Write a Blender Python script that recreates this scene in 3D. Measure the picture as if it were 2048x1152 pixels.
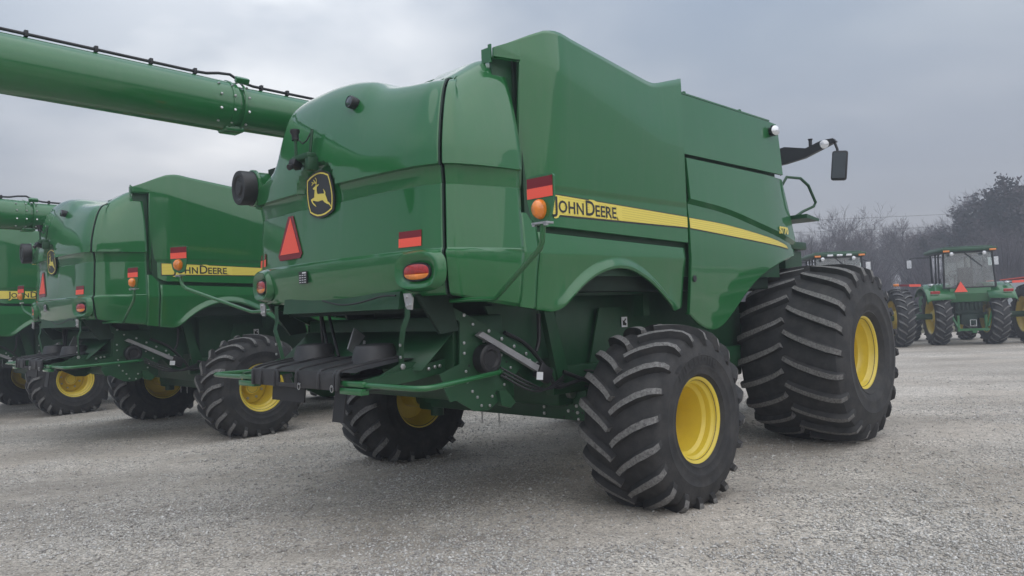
import bpy, bmesh, math, random
from math import sin, cos, pi, radians, sqrt, atan2, hypot, exp
from mathutils import Vector, Matrix, Euler
from mathutils.geometry import tessellate_polygon

for o in list(bpy.data.objects): bpy.data.objects.remove(o)
S = bpy.context.scene
COL = S.collection
rnd = random.Random(7)

# ------------------------------------------------------------------ camera
F_PX, CAM_H = 1539.0, 1.76
ROLL, PITCH = radians(-2.22), radians(1.636)
cam_d = bpy.data.cameras.new('camera'); cam = bpy.data.objects.new('camera', cam_d); COL.objects.link(cam)
cam_d.sensor_width = 36.0; cam_d.lens = 36.0*F_PX/2048.0; cam_d.clip_start = 0.1; cam_d.clip_end = 3000
_f = Vector((0, cos(PITCH), sin(PITCH))); _u0 = Vector((0, -sin(PITCH), cos(PITCH))); _r0 = Vector((1, 0, 0))
_R = _r0*cos(ROLL) + _u0*sin(ROLL); _U = -(_r0*sin(ROLL) - _u0*cos(ROLL))
cam.matrix_world = Matrix(((_R.x, _U.x, -_f.x, 0), (_R.y, _U.y, -_f.y, 0), (_R.z, _U.z, -_f.z, CAM_H), (0, 0, 0, 1)))
S.camera = cam

# ------------------------------------------------------------------ sky, sun, exposure
SUN_AZ, SUN_EL = radians(150), radians(52)      # azimuth from +Y towards +X
sun_dir = Vector((sin(SUN_AZ)*cos(SUN_EL), cos(SUN_AZ)*cos(SUN_EL), sin(SUN_EL)))
W = bpy.data.worlds.new('World'); S.world = W; W.use_nodes = True
nt = W.node_tree; nt.nodes.clear()
def wn(t, **k):
    n = nt.nodes.new(t)
    for a, b in k.items(): setattr(n, a, b)
    return n
L = nt.links.new
out = wn('ShaderNodeOutputWorld'); bg = wn('ShaderNodeBackground'); bg.inputs['Strength'].default_value = 0.1
sky = wn('ShaderNodeTexSky', sky_type='NISHITA', sun_disc=False)
sky.sun_elevation = SUN_EL; sky.sun_rotation = SUN_AZ; sky.air_density = 1.5; sky.dust_density = 3.0
tc = wn('ShaderNodeTexCoord'); sep = wn('ShaderNodeSeparateXYZ'); L(tc.outputs['Generated'], sep.inputs[0])
zc = wn('ShaderNodeMath', operation='MAXIMUM'); L(sep.outputs['Z'], zc.inputs[0]); zc.inputs[1].default_value = 0.0
za = wn('ShaderNodeMath', operation='ADD'); L(zc.outputs[0], za.inputs[0]); za.inputs[1].default_value = 0.22
dx = wn('ShaderNodeMath', operation='DIVIDE'); L(sep.outputs['X'], dx.inputs[0]); L(za.outputs[0], dx.inputs[1])
dy = wn('ShaderNodeMath', operation='DIVIDE'); L(sep.outputs['Y'], dy.inputs[0]); L(za.outputs[0], dy.inputs[1])
cmb = wn('ShaderNodeCombineXYZ'); L(dx.outputs[0], cmb.inputs[0]); L(dy.outputs[0], cmb.inputs[1])
noi = wn('ShaderNodeTexNoise'); noi.inputs['Scale'].default_value = 1.15; noi.inputs['Detail'].default_value = 5; noi.inputs['Roughness'].default_value = 0.5
noi.inputs['Distortion'].default_value = 0.25
mp = wn('ShaderNodeMapping'); mp.inputs['Location'].default_value = (3.1, 1.7, 0); L(cmb.outputs[0], mp.inputs['Vector']); L(mp.outputs[0], noi.inputs['Vector'])
rmp = wn('ShaderNodeValToRGB'); L(noi.outputs['Fac'], rmp.inputs['Fac'])
rmp.color_ramp.elements[0].position = 0.30; rmp.color_ramp.elements[0].color = (0.27, 0.33, 0.425, 1)
rmp.color_ramp.elements[1].position = 0.72; rmp.color_ramp.elements[1].color = (0.52, 0.555, 0.61, 1)
e = rmp.color_ramp.elements.new(0.5); e.color = (0.35, 0.40, 0.48, 1)
# glow of the sun behind the cloud, broken by the clouds
dot = wn('ShaderNodeVectorMath', operation='DOT_PRODUCT'); L(tc.outputs['Generated'], dot.inputs[0]); dot.inputs[1].default_value = Vector((sin(radians(-22))*cos(radians(25)), cos(radians(-22))*cos(radians(24)), sin(radians(24))))   # where the cloud is thinnest
glo = wn('ShaderNodeMapRange'); glo.inputs[1].default_value = 0.93; glo.inputs[2].default_value = 1.0; glo.inputs[3].default_value = 0; glo.inputs[4].default_value = 1; L(dot.outputs['Value'], glo.inputs[0])
gp = wn('ShaderNodeMath', operation='POWER'); L(glo.outputs[0], gp.inputs[0]); gp.inputs[1].default_value = 1.6
gn = wn('ShaderNodeMapRange'); gn.inputs[1].default_value = 0.38; gn.inputs[2].default_value = 0.66; gn.inputs[3].default_value = 0.45; gn.inputs[4].default_value = 1.7; L(noi.outputs['Fac'], gn.inputs[0])
gm = wn('ShaderNodeMath', operation='MULTIPLY'); L(gp.outputs[0], gm.inputs[0]); L(gn.outputs[0], gm.inputs[1])
# paler, pinker air near the horizon
hz = wn('ShaderNodeMapRange'); hz.inputs[1].default_value = 0.0; hz.inputs[2].default_value = 0.30; hz.inputs[3].default_value = 0.75; hz.inputs[4].default_value = 0.0; L(zc.outputs[0], hz.inputs[0])
mh = wn('ShaderNodeMix', data_type='RGBA'); L(hz.outputs[0], mh.inputs[0]); L(rmp.outputs[0], mh.inputs[6]); mh.inputs[7].default_value = (0.64, 0.62, 0.69, 1)
ad = wn('ShaderNodeMix', data_type='RGBA', blend_type='ADD', clamp_result=False); L(gm.outputs[0], ad.inputs[0]); L(mh.outputs[2], ad.inputs[6]); ad.inputs[7].default_value = (0.85, 0.80, 0.72, 1)
cie = wn('ShaderNodeMath', operation='MULTIPLY_ADD'); L(zc.outputs[0], cie.inputs[0]); cie.inputs[1].default_value = 7.2; cie.inputs[2].default_value = 2.7   # overcast sky: zenith about three times the horizon
sc = wn('ShaderNodeVectorMath', operation='SCALE'); L(ad.outputs[2], sc.inputs[0]); L(cie.outputs[0], sc.inputs['Scale'])
mx = wn('ShaderNodeMix', data_type='RGBA'); mx.inputs[0].default_value = 0.93; L(sky.outputs[0], mx.inputs[6]); L(sc.outputs[0], mx.inputs[7])
L(mx.outputs[2], bg.inputs['Color']); L(bg.outputs[0], out.inputs['Surface'])

sl = bpy.data.lights.new('sun', 'SUN'); sl.energy = 0.75; sl.angle = radians(110); sl.color = (1.0, 0.95, 0.88)
so = bpy.data.objects.new('sun', sl); COL.objects.link(so); so.location = (0, 0, 30)
so.rotation_euler = (-sun_dir).to_track_quat('-Z', 'Y').to_euler()

S.view_settings.view_transform = 'Standard'; S.view_settings.look = 'None'
S.view_settings.exposure = 1.25; S.view_settings.gamma = 1.0
try: S.view_settings.use_curve_mapping = False
except Exception: pass

# ------------------------------------------------------------------ materials
MAT = {}
def mat(name, col, rough=0.5, metal=0.0, coat=0.0, spec=0.5, var=0.0, vscale=6.0, bump=0.0, bscale=40.0, dust=0.0, dcol=(0.30, 0.28, 0.25), alpha=None, trans=0.0, rvar=0.0):
    m = bpy.data.materials.new(name); m.use_nodes = True; t = m.node_tree; N = t.nodes; K = t.links.new
    b = N['Principled BSDF']
    b.inputs['Base Color'].default_value = (*col, 1); b.inputs['Roughness'].default_value = rough; b.inputs['Metallic'].default_value = metal
    b.inputs['Coat Weight'].default_value = coat; b.inputs['Coat Roughness'].default_value = 0.04; b.inputs['Coat IOR'].default_value = 1.6; b.inputs['Specular IOR Level'].default_value = spec
    b.inputs['Transmission Weight'].default_value = trans
    co = N.new('ShaderNodeTexCoord')
    cur = None
    if var:
        n = N.new('ShaderNodeTexNoise'); n.inputs['Scale'].default_value = vscale; n.inputs['Detail'].default_value = 6; K(co.outputs['Object'], n.inputs['Vector'])
        mr = N.new('ShaderNodeMapRange'); mr.inputs[1].default_value = .3; mr.inputs[2].default_value = .7; mr.inputs[3].default_value = 1-var; mr.inputs[4].default_value = 1+var; K(n.outputs['Fac'], mr.inputs[0])
        v = N.new('ShaderNodeVectorMath'); v.operation = 'SCALE'; v.inputs[0].default_value = col; K(mr.outputs[0], v.inputs['Scale']); cur = v.outputs[0]
    if dust:
        n = N.new('ShaderNodeTexNoise'); n.inputs['Scale'].default_value = vscale*1.7; n.inputs['Detail'].default_value = 8; n.inputs['Roughness'].default_value = .65; K(co.outputs['Object'], n.inputs['Vector'])
        mr = N.new('ShaderNodeMapRange'); mr.inputs[1].default_value = .42; mr.inputs[2].default_value = .75; mr.inputs[3].default_value = 0; mr.inputs[4].default_value = dust; K(n.outputs['Fac'], mr.inputs[0])
        x = N.new('ShaderNodeMix'); x.data_type = 'RGBA'; K(mr.outputs[0], x.inputs[0])
        if cur: K(cur, x.inputs[6])
        else: x.inputs[6].default_value = (*col, 1)
        x.inputs[7].default_value = (*dcol, 1); cur = x.outputs[2]
    if cur: K(cur, b.inputs['Base Color'])
    if rvar:
        n = N.new('ShaderNodeTexNoise'); n.inputs['Scale'].default_value = 2.3; n.inputs['Detail'].default_value = 7; K(co.outputs['Object'], n.inputs['Vector'])
        mr = N.new('ShaderNodeMapRange'); mr.inputs[1].default_value = .3; mr.inputs[2].default_value = .75; mr.inputs[3].default_value = max(0, rough-rvar); mr.inputs[4].default_value = rough+rvar; K(n.outputs['Fac'], mr.inputs[0]); K(mr.outputs[0], b.inputs['Roughness'])
    if bump:
        n = N.new('ShaderNodeTexNoise'); n.inputs['Scale'].default_value = bscale; n.inputs['Detail'].default_value = 6; K(co.outputs['Object'], n.inputs['Vector'])
        bp = N.new('ShaderNodeBump'); bp.inputs['Strength'].default_value = bump; bp.inputs['Distance'].default_value = 0.01; K(n.outputs['Fac'], bp.inputs['Height']); K(bp.outputs[0], b.inputs['Normal'])
    MAT[name] = m
    return m
def weather(m, wav=.0014, streak=.08, dcol=(.17, .18, .14)):
    t = m.node_tree; N = t.nodes; K = t.links.new; b = N['Principled BSDF']; co = N.new('ShaderNodeTexCoord')
    n = N.new('ShaderNodeTexNoise'); n.inputs['Scale'].default_value = 1.6; n.inputs['Detail'].default_value = 2; K(co.outputs['Object'], n.inputs['Vector'])
    bp = N.new('ShaderNodeBump'); bp.inputs['Strength'].default_value = 1; bp.inputs['Distance'].default_value = wav; K(n.outputs['Fac'], bp.inputs['Height']); K(bp.outputs[0], b.inputs['Normal']); K(bp.outputs[0], b.inputs['Coat Normal'])
    mp_ = N.new('ShaderNodeMapping'); mp_.inputs['Scale'].default_value = (9, 9, .8); K(co.outputs['Object'], mp_.inputs['Vector'])
    s_ = N.new('ShaderNodeTexNoise'); s_.inputs['Scale'].default_value = 1.0; s_.inputs['Detail'].default_value = 8; s_.inputs['Roughness'].default_value = .7; K(mp_.outputs[0], s_.inputs['Vector'])
    r = N.new('ShaderNodeMapRange'); r.inputs[1].default_value = .5; r.inputs[2].default_value = .8; r.inputs[3].default_value = 0; r.inputs[4].default_value = streak; K(s_.outputs['Fac'], r.inputs[0])
    x = N.new('ShaderNodeMix'); x.data_type = 'RGBA'; K(r.outputs[0], x.inputs[0]); K(b.inputs['Base Color'].links[0].from_socket, x.inputs[6]); x.inputs[7].default_value = (*dcol, 1); K(x.outputs[2], b.inputs['Base Color'])
    q = N.new('ShaderNodeMapRange'); q.inputs[1].default_value = .35; q.inputs[2].default_value = .75; q.inputs[3].default_value = .015; q.inputs[4].default_value = .07; K(s_.outputs['Fac'], q.inputs[0]); K(q.outputs[0], b.inputs['Coat Roughness'])
GREEN = mat('green_paint', (0.011, 0.135, 0.034), 0.45, coat=1.0, spec=0.2, var=0.04, vscale=.9, dust=0.03, dcol=(0.16, 0.20, 0.15))
weather(GREEN)
DGREEN = mat('shaded_green', (0.010, 0.064, 0.024), 0.45, var=0.18, vscale=3, dust=0.25, dcol=(0.06, 0.08, 0.055))  # darker copy of the green: shade under the machines is put into the colour
INNER = mat('inner_shade_green', (0.008, 0.026, 0.015), 0.7, var=0.25, vscale=4)  # near-black green: the dark inside and below the hood is painted in
YEL = mat('wheel_yellow', (0.78, 0.60, 0.060), 0.34, coat=0.3, var=0.07, vscale=3, dust=0.15, dcol=(0.34, 0.26, 0.10))
YDEC = mat('decal_yellow', (0.82, 0.68, 0.13), 0.35)
BLK = mat('black_paint', (0.016, 0.016, 0.018), 0.45)
DECB = mat('decal_black', (0.028, 0.030, 0.034), 0.38)
PLAS = mat('black_plastic', (0.034, 0.034, 0.037), 0.52, var=0.25, vscale=5, dust=0.25, dcol=(0.10, 0.095, 0.09), bump=0.08, bscale=180)
RUB = mat('tyre_rubber', (0.026, 0.026, 0.028), 0.76, var=0.25, vscale=4, dust=0.55, dcol=(0.085, 0.08, 0.076), bump=0.25, bscale=90)
RUBD = mat('dusty_lug_rubber', (0.14, 0.137, 0.134), 0.9, var=0.5, vscale=45, dust=0.65, dcol=(0.30, 0.29, 0.28), bump=0.5, bscale=120)
STEEL = mat('zinc_steel', (0.55, 0.55, 0.55), 0.35, metal=0.9)
GBAR = mat('grey_steel', (0.33, 0.33, 0.34), 0.5, metal=0.3, var=0.15, vscale=10)
RED = mat('fluorescent_red', (1.0, 0.12, 0.075), 0.5)
DRED = mat('dark_red_reflective', (0.20, 0.012, 0.020), 0.25)
LRED = mat('red_lens', (0.42, 0.012, 0.012), 0.12, coat=0.8, var=0.3, vscale=30)
AMB = mat('amber_lens', (0.85, 0.24, 0.02), 0.12, coat=0.8, var=0.2, vscale=20)
CLR = mat('clear_lens', (0.75, 0.77, 0.80), 0.1, metal=0.6)
GLASS = mat('dark_glass', (0.035, 0.045, 0.05), 0.05, spec=0.8, coat=0.5)
WHITE = mat('white_paint', (0.75, 0.76, 0.78), 0.4)
BARK = mat('grey_bark', (0.10, 0.085, 0.085), 0.9, var=0.3, vscale=3)
TWIG = mat('bare_twig', (0.110, 0.088, 0.094), 0.9, var=0.35, vscale=.6)
LEAF = mat('brown_leaf', (0.045, 0.030, 0.034), 0.8, var=0.4, vscale=.8)
BRUSH = mat('brush_twig', (0.085, 0.066, 0.074), 0.95, var=0.4, vscale=.35)

# ------------------------------------------------------------------ mesh helper
def lerp(a, b, t): return a+(b-a)*t
def sstep(a, b, x):
    t = max(0.0, min(1.0, (x-a)/(b-a))); return t*t*(3-2*t)
def interp(tab, x):
    if x <= tab[0][0]: return tab[0][1]
    for (a, b), (c, d) in zip(tab, tab[1:]):
        if x <= c: return b+(d-b)*(x-a)/(c-a)
    return tab[-1][1]
def spline(tab, x):
    """monotone-ish smooth interpolation through table points (Catmull-Rom)"""
    n = len(tab)
    if x <= tab[0][0]: return tab[0][1]
    if x >= tab[-1][0]: return tab[-1][1]
    for i in range(n-1):
        if x <= tab[i+1][0]: break
    x0, y0 = tab[i]; x1, y1 = tab[i+1]
    m0 = (tab[i+1][1]-tab[i-1][1])/(tab[i+1][0]-tab[i-1][0]) if i > 0 else (y1-y0)/(x1-x0)
    m1 = (tab[i+2][1]-tab[i][1])/(tab[i+2][0]-tab[i][0]) if i < n-2 else (y1-y0)/(x1-x0)
    h = x1-x0; t = (x-x0)/h
    return (2*t**3-3*t**2+1)*y0+(t**3-2*t**2+t)*h*m0+(-2*t**3+3*t**2)*y1+(t**3-t**2)*h*m1
class MB:
    def __init__(s): s.v = []; s.f = []; s.m = []
    def add(s, vs, fs, mi=0):
        o = len(s.v); s.v += [tuple(p) for p in vs]
        for f in fs: s.f.append(tuple(i+o for i in f)); s.m.append(mi)
        return s
    def box(s, c, d, rot=None, ch=0.0, mi=0):
        hx, hy, hz = d[0]/2, d[1]/2, d[2]/2
        ch = min(ch, .45*min(d))
        R = Euler(rot).to_matrix() if rot else None
        if ch <= 0:
            vs = [(x, y, z) for x in (-hx, hx) for y in (-hy, hy) for z in (-hz, hz)]
            fs = [(0, 1, 3, 2), (4, 6, 7, 5), (0, 4, 5, 1), (2, 3, 7, 6), (0, 2, 6, 4), (1, 5, 7, 3)]
        else:
            bm = bmesh.new(); bmesh.ops.create_cube(bm, size=1)
            for q in bm.verts: q.co = Vector((q.co.x*d[0], q.co.y*d[1], q.co.z*d[2]))
            bmesh.ops.bevel(bm, geom=bm.edges[:], offset=ch, segments=2, profile=.5, affect='EDGES')
            bm.verts.index_update(); vs = [q.co.copy() for q in bm.verts]; fs = [[q.index for q in f.verts] for f in bm.faces]; bm.free()
        C = Vector(c)
        return s.add([(R @ Vector(p) if R else Vector(p))+C for p in vs], fs, mi)
    def prism(s, poly, fn, d0, d1, mi=0):
        """poly: 2d points; fn(a,b,d)->3d; extruded from d0 to d1"""
        n = len(poly)
        vs = [fn(a, b, d0) for a, b in poly]+[fn(a, b, d1) for a, b in poly]
        tr = tessellate_polygon([[Vector((a, b, 0)) for a, b in poly]])
        fs = [t for t in tr]+[(t[2]+n, t[1]+n, t[0]+n) for t in tr]
        fs += [(i, (i+1) % n, (i+1) % n+n, i+n) for i in range(n)]
        return s.add(vs, fs, mi)
    def tube(s, pts, r, n=8, caps=True, mi=0, flat=1.0):
        pts = [Vector(p) for p in pts]; k = len(pts)
        rs = r if isinstance(r, (list, tuple)) else [r]*k
        tg = [(pts[min(i+1, k-1)]-pts[max(i-1, 0)]).normalized() for i in range(k)]
        up = Vector((0, 0, 1)) if abs(tg[0].z) < .9 else Vector((1, 0, 0))
        a = tg[0].cross(up).normalized(); vs = []; fs = []
        for i in range(k):
            a = (a-tg[i]*a.dot(tg[i])).normalized(); b = tg[i].cross(a)
            for j in range(n):
                q = 2*pi*j/n; vs.append(pts[i]+(a*cos(q)+b*sin(q)*flat)*rs[i])
        for i in range(k-1):
            for j in range(n):
                j2 = (j+1) % n; fs.append((i*n+j, i*n+j2, (i+1)*n+j2, (i+1)*n+j))
        if caps: fs += [tuple(range(n-1, -1, -1)), tuple((k-1)*n+j for j in range(n))]
        return s.add(vs, fs, mi)
    def lathe(s, prof, c, ax, n=32, mi=0):
        """prof: (along axis, radius)"""
        A = Vector(ax).normalized(); up = Vector((0, 0, 1)) if abs(A.z) < .9 else Vector((1, 0, 0))
        a = A.cross(up).normalized(); b = A.cross(a); C = Vector(c); vs = []; fs = []
        for (h, r) in prof:
            for j in range(n):
                q = 2*pi*j/n; vs.append(C+A*h+(a*cos(q)+b*sin(q))*r)
        for i in range(len(prof)-1):
            for j in range(n):
                j2 = (j+1) % n; fs.append((i*n+j, (i+1)*n+j, (i+1)*n+j2, i*n+j2))
        return s.add(vs, fs, mi)
    def cyl(s, p0, p1, r, n=16, mi=0, r1=None):
        A = Vector(p1)-Vector(p0); h = A.length; r1 = r if r1 is None else r1
        return s.lathe([(0, 0.0005), (0, r), (h, r1), (h, 0.0005)], p0, A, n, mi)
    def grid(s, rows, mi=0, flip=False):
        n = len(rows[0]); vs = [p for r in rows for p in r]; fs = []
        for i in range(len(rows)-1):
            for j in range(n-1):
                q = (i*n+j, i*n+j+1, (i+1)*n+j+1, (i+1)*n+j)
                fs.append(q[::-1] if flip else q)
        return s.add(vs, fs, mi)
    def mirror(s):
        m = MB(); m.v = [(p[0], -p[1], p[2]) for p in s.v]; m.f = [f[::-1] for f in s.f]; m.m = list(s.m); return m
    def mesh(s, name, mats, angle=32, smooth=True):
        me = bpy.data.meshes.new(name); me.from_pydata([tuple(p) for p in s.v], [], s.f)
        for q in (mats if isinstance(mats, (list, tuple)) else [mats]): me.materials.append(q)
        me.polygons.foreach_set('material_index', s.m)
        if smooth:
            me.polygons.foreach_set('use_smooth', [True]*len(me.polygons)); me.update()
            try: me.set_sharp_from_angle(angle=radians(angle))
            except Exception: pass
        me.update(); return me
    def build(s, name, mats, parent=None, angle=32, smooth=True, solid=0.0, soff=-1.0, recalc=False, label=None, loc=None):
        me = s.mesh(name, mats, angle, smooth)
        if recalc:
            bm = bmesh.new(); bm.from_mesh(me); bmesh.ops.recalc_face_normals(bm, faces=bm.faces); bm.to_mesh(me); bm.free()
        o = bpy.data.objects.new(name, me); COL.objects.link(o)
        if parent: o.parent = parent
        if loc: o.location = loc
        if solid:
            md = o.modifiers.new('thickness', 'SOLIDIFY'); md.thickness = solid; md.offset = soff; md.use_even_offset = False
        if label: o['label'] = label
        return o
def tag(o, label=None, cat=None, group=None, kind=None):
    if label: o['label'] = label
    if cat: o['category'] = cat
    if group: o['group'] = group
    if kind: o['kind'] = kind
    return o
def empty(name, loc=(0, 0, 0), rz=0.0):
    o = bpy.data.objects.new(name, None); COL.objects.link(o); o.location = loc; o.rotation_euler = (0, 0, rz); o.empty_display_size = .3; return o
def inst(name, me, parent, loc, rot=None, scale=None):
    o = bpy.data.objects.new(name, me); COL.objects.link(o); o.parent = parent; o.location = loc
    if rot: o.rotation_euler = rot
    if scale: o.scale = scale
    return o
def copy_tree(o, parent=None):
    c = o.copy(); COL.objects.link(c); c.parent = parent
    for ch in list(o.children): copy_tree(ch, c)
    return c
def text2d(body, size, offset=0.0, sx=1.0, space=1.0):
    cu = bpy.data.curves.new('t', 'FONT'); cu.body = body; cu.size = size; cu.offset = offset; cu.resolution_u = 3; cu.space_character = space
    o = bpy.data.objects.new('t', cu); COL.objects.link(o)
    dg = bpy.context.evaluated_depsgraph_get(); dg.update()
    me = bpy.data.meshes.new_from_object(o.evaluated_get(dg))
    vs = [(v.co.x*sx, v.co.y) for v in me.vertices]; fs = [tuple(p.vertices) for p in me.polygons]
    bpy.data.objects.remove(o); bpy.data.curves.remove(cu); bpy.data.meshes.remove(me)
    return vs, fs

# machine frame (x forward, y left, z up) in the yard
PSI = radians(44.5); OX, OY = 2.721, 10.702; MROT = pi/2-PSI
FWD = Vector((sin(PSI), cos(PSI), 0)); LEFT = Vector((-cos(PSI), sin(PSI), 0)); ORG = Vector((OX, OY, 0))
def yard(x, y, z=0.0): return ORG+FWD*x+LEFT*y+Vector((0, 0, z))
def ground_z(X, Y):
    d = Vector((X, Y, 0))-ORG; ly = d.dot(LEFT); lx = d.dot(FWD)
    return (.07-0.04*sstep(2.8, 5.0, ly)-0.08*sstep(9, 12, ly))*(1-sstep(3.5, 12, lx))*(1-sstep(3.5, 9, -ly))

# ------------------------------------------------------------------ ground
def gravel_material():
    m = bpy.data.materials.new('crushed_gravel'); m.use_nodes = True; t = m.node_tree; N = t.nodes; K = t.links.new; b = N['Principled BSDF']
    co = N.new('ShaderNodeTexCoord')
    def noise(sc_, det=5, ro=.55, src=None, lo=0., hi=1., a=.3, c=.7):
        n = N.new('ShaderNodeTexNoise'); n.inputs['Scale'].default_value = sc_; n.inputs['Detail'].default_value = det; n.inputs['Roughness'].default_value = ro
        K(src or co.outputs['Object'], n.inputs['Vector'])
        r = N.new('ShaderNodeMapRange'); r.inputs[1].default_value = a; r.inputs[2].default_value = c; r.inputs[3].default_value = lo; r.inputs[4].default_value = hi; K(n.outputs['Fac'], r.inputs[0]); return r.outputs[0]
    v = N.new('ShaderNodeTexVoronoi'); v.inputs['Scale'].default_value = 70; K(co.outputs['Object'], v.inputs['Vector'])
    v2 = N.new('ShaderNodeTexVoronoi'); v2.inputs['Scale'].default_value = 115; K(co.outputs['Object'], v2.inputs['Vector'])
    s1 = N.new('ShaderNodeSeparateColor'); K(v.outputs['Color'], s1.inputs[0])
    s2 = N.new('ShaderNodeSeparateColor'); K(v2.outputs['Color'], s2.inputs[0])
    r = N.new('ShaderNodeValToRGB'); K(s1.outputs[0], r.inputs[0]); E_ = r.color_ramp.elements
    E_[0].position = 0; E_[0].color = (.20, .187, .172, 1); E_[1].position = 1; E_[1].color = (.82, .79, .75, 1)
    q = E_.new(.35); q.color = (.42, .40, .37, 1); q = E_.new(.8); q.color = (.62, .595, .56, 1)
    r2 = N.new('ShaderNodeValToRGB'); K(s2.outputs[1], r2.inputs[0]); E_ = r2.color_ramp.elements
    E_[0].color = (.29, .27, .24, 1); E_[1].color = (.58, .54, .495, 1)
    # stones against fines
    big = noise(.55, 5, .6, lo=0, hi=1, a=.40, c=.62)
    mixs = N.new('ShaderNodeMix'); mixs.data_type = 'RGBA'; K(big, mixs.inputs[0]); K(r2.outputs[0], mixs.inputs[6]); K(r.outputs[0], mixs.inputs[7])
    # damp / compacted darker warm patches, wheel-track streaks along the machines
    mpp = N.new('ShaderNodeMapping'); mpp.inputs['Rotation'].default_value = (0, 0, -radians(20)); mpp.inputs['Scale'].default_value = (.18, .9, 1); K(co.outputs['Object'], mpp.inputs['Vector'])
    st = noise(1.0, 6, .6, src=mpp.outputs[0], lo=.74, hi=1.18)
    pa = noise(.22, 4, .5, lo=.84, hi=1.12)
    mm = N.new('ShaderNodeMath'); mm.operation = 'MULTIPLY'; K(st, mm.inputs[0]); K(pa, mm.inputs[1])
    fi = noise(9, 6, .7, lo=.80, hi=1.2)
    m3 = N.new('ShaderNodeMath'); m3.operation = 'MULTIPLY'; K(mm.outputs[0], m3.inputs[0]); K(fi, m3.inputs[1])
    vs = N.new('ShaderNodeVectorMath'); vs.operation = 'SCALE'; K(mixs.outputs[2], vs.inputs[0]); K(m3.outputs[0], vs.inputs['Scale'])
    wm_ = N.new('ShaderNodeVectorMath'); wm_.operation = 'MULTIPLY'; wm_.inputs[1].default_value = (1.08, 1.035, .98); K(vs.outputs[0], wm_.inputs[0])
    K(wm_.outputs[0], b.inputs['Base Color']); b.inputs['Roughness'].default_value = .9; b.inputs['Specular IOR Level'].default_value = .25
    # relief
    inv = N.new('ShaderNodeMath'); inv.operation = 'SUBTRACT'; inv.inputs[0].default_value = 1; K(v.outputs['Distance'], inv.inputs[1])
    inv2 = N.new('ShaderNodeMath'); inv2.operation = 'SUBTRACT'; inv2.inputs[0].default_value = 1; K(v2.outputs['Distance'], inv2.inputs[1])
    h1 = N.new('ShaderNodeMath'); h1.operation = 'MULTIPLY'; K(inv.outputs[0], h1.inputs[0]); K(s1.outputs[1], h1.inputs[1])
    h2 = N.new('ShaderNodeMath'); h2.operation = 'MULTIPLY_ADD'; K(inv2.outputs[0], h2.inputs[0]); h2.inputs[1].default_value = .5; K(h1.outputs[0], h2.inputs[2])
    bp = N.new('ShaderNodeBump'); bp.inputs['Strength'].default_value = .7; bp.inputs['Distance'].default_value = .011; K(h2.outputs[0], bp.inputs['Height']); K(bp.outputs[0], b.inputs['Normal'])
    return m
GRAVEL = gravel_material()
from mathutils import noise as mnoise
def graded(lo, hi, step, far, grow=1.25):
    a = []; x = lo
    while x <= hi+1e-6: a.append(x); x += step
    d = step; x = hi
    while x < far: d *= grow; x += d; a.append(x)
    d = step; x = lo; pre = []
    while x > -far: d *= grow; x -= d; pre.append(x)
    return pre[::-1]+a
xs = graded(-14, 14, .16, 900); ys = graded(2.0, 20, .16, 900)
gv = []
for Y in ys:
    row = []
    for X in xs:
        z = ground_z(X, Y)
        if abs(X) < 25 and -5 < Y < 32:
            z += .014*mnoise.noise((X*.5, Y*.5, 0))+.012*mnoise.noise((X*1.7, Y*1.7, 3))+.006*mnoise.noise((X*5, Y*5, 7))-.008
        row.append((X, Y, z))
    gv.append(row)
g = MB(); g.grid(gv); go = g.build('ground', GRAVEL, angle=180); tag(go, 'grey crushed gravel yard with compacted wheel tracks', 'ground', kind='structure')
import numpy as np
def stone_material():
    m = bpy.data.materials.new('gravel_stone'); m.use_nodes = True; t = m.node_tree; b = t.nodes['Principled BSDF']; b.inputs['Roughness'].default_value = .85; b.inputs['Specular IOR Level'].default_value = .3
    g_ = t.nodes.new('ShaderNodeNewGeometry'); r = t.nodes.new('ShaderNodeValToRGB'); t.links.new(g_.outputs['Random Per Island'], r.inputs[0]); E_ = r.color_ramp.elements
    E_[0].color = (.26, .245, .23, 1); E_[1].color = (.78, .76, .73, 1); q = E_.new(.3); q.color = (.42, .40, .375, 1); q = E_.new(.75); q.color = (.56, .54, .51, 1)
    t.links.new(r.outputs[0], b.inputs['Base Color']); return m
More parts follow.
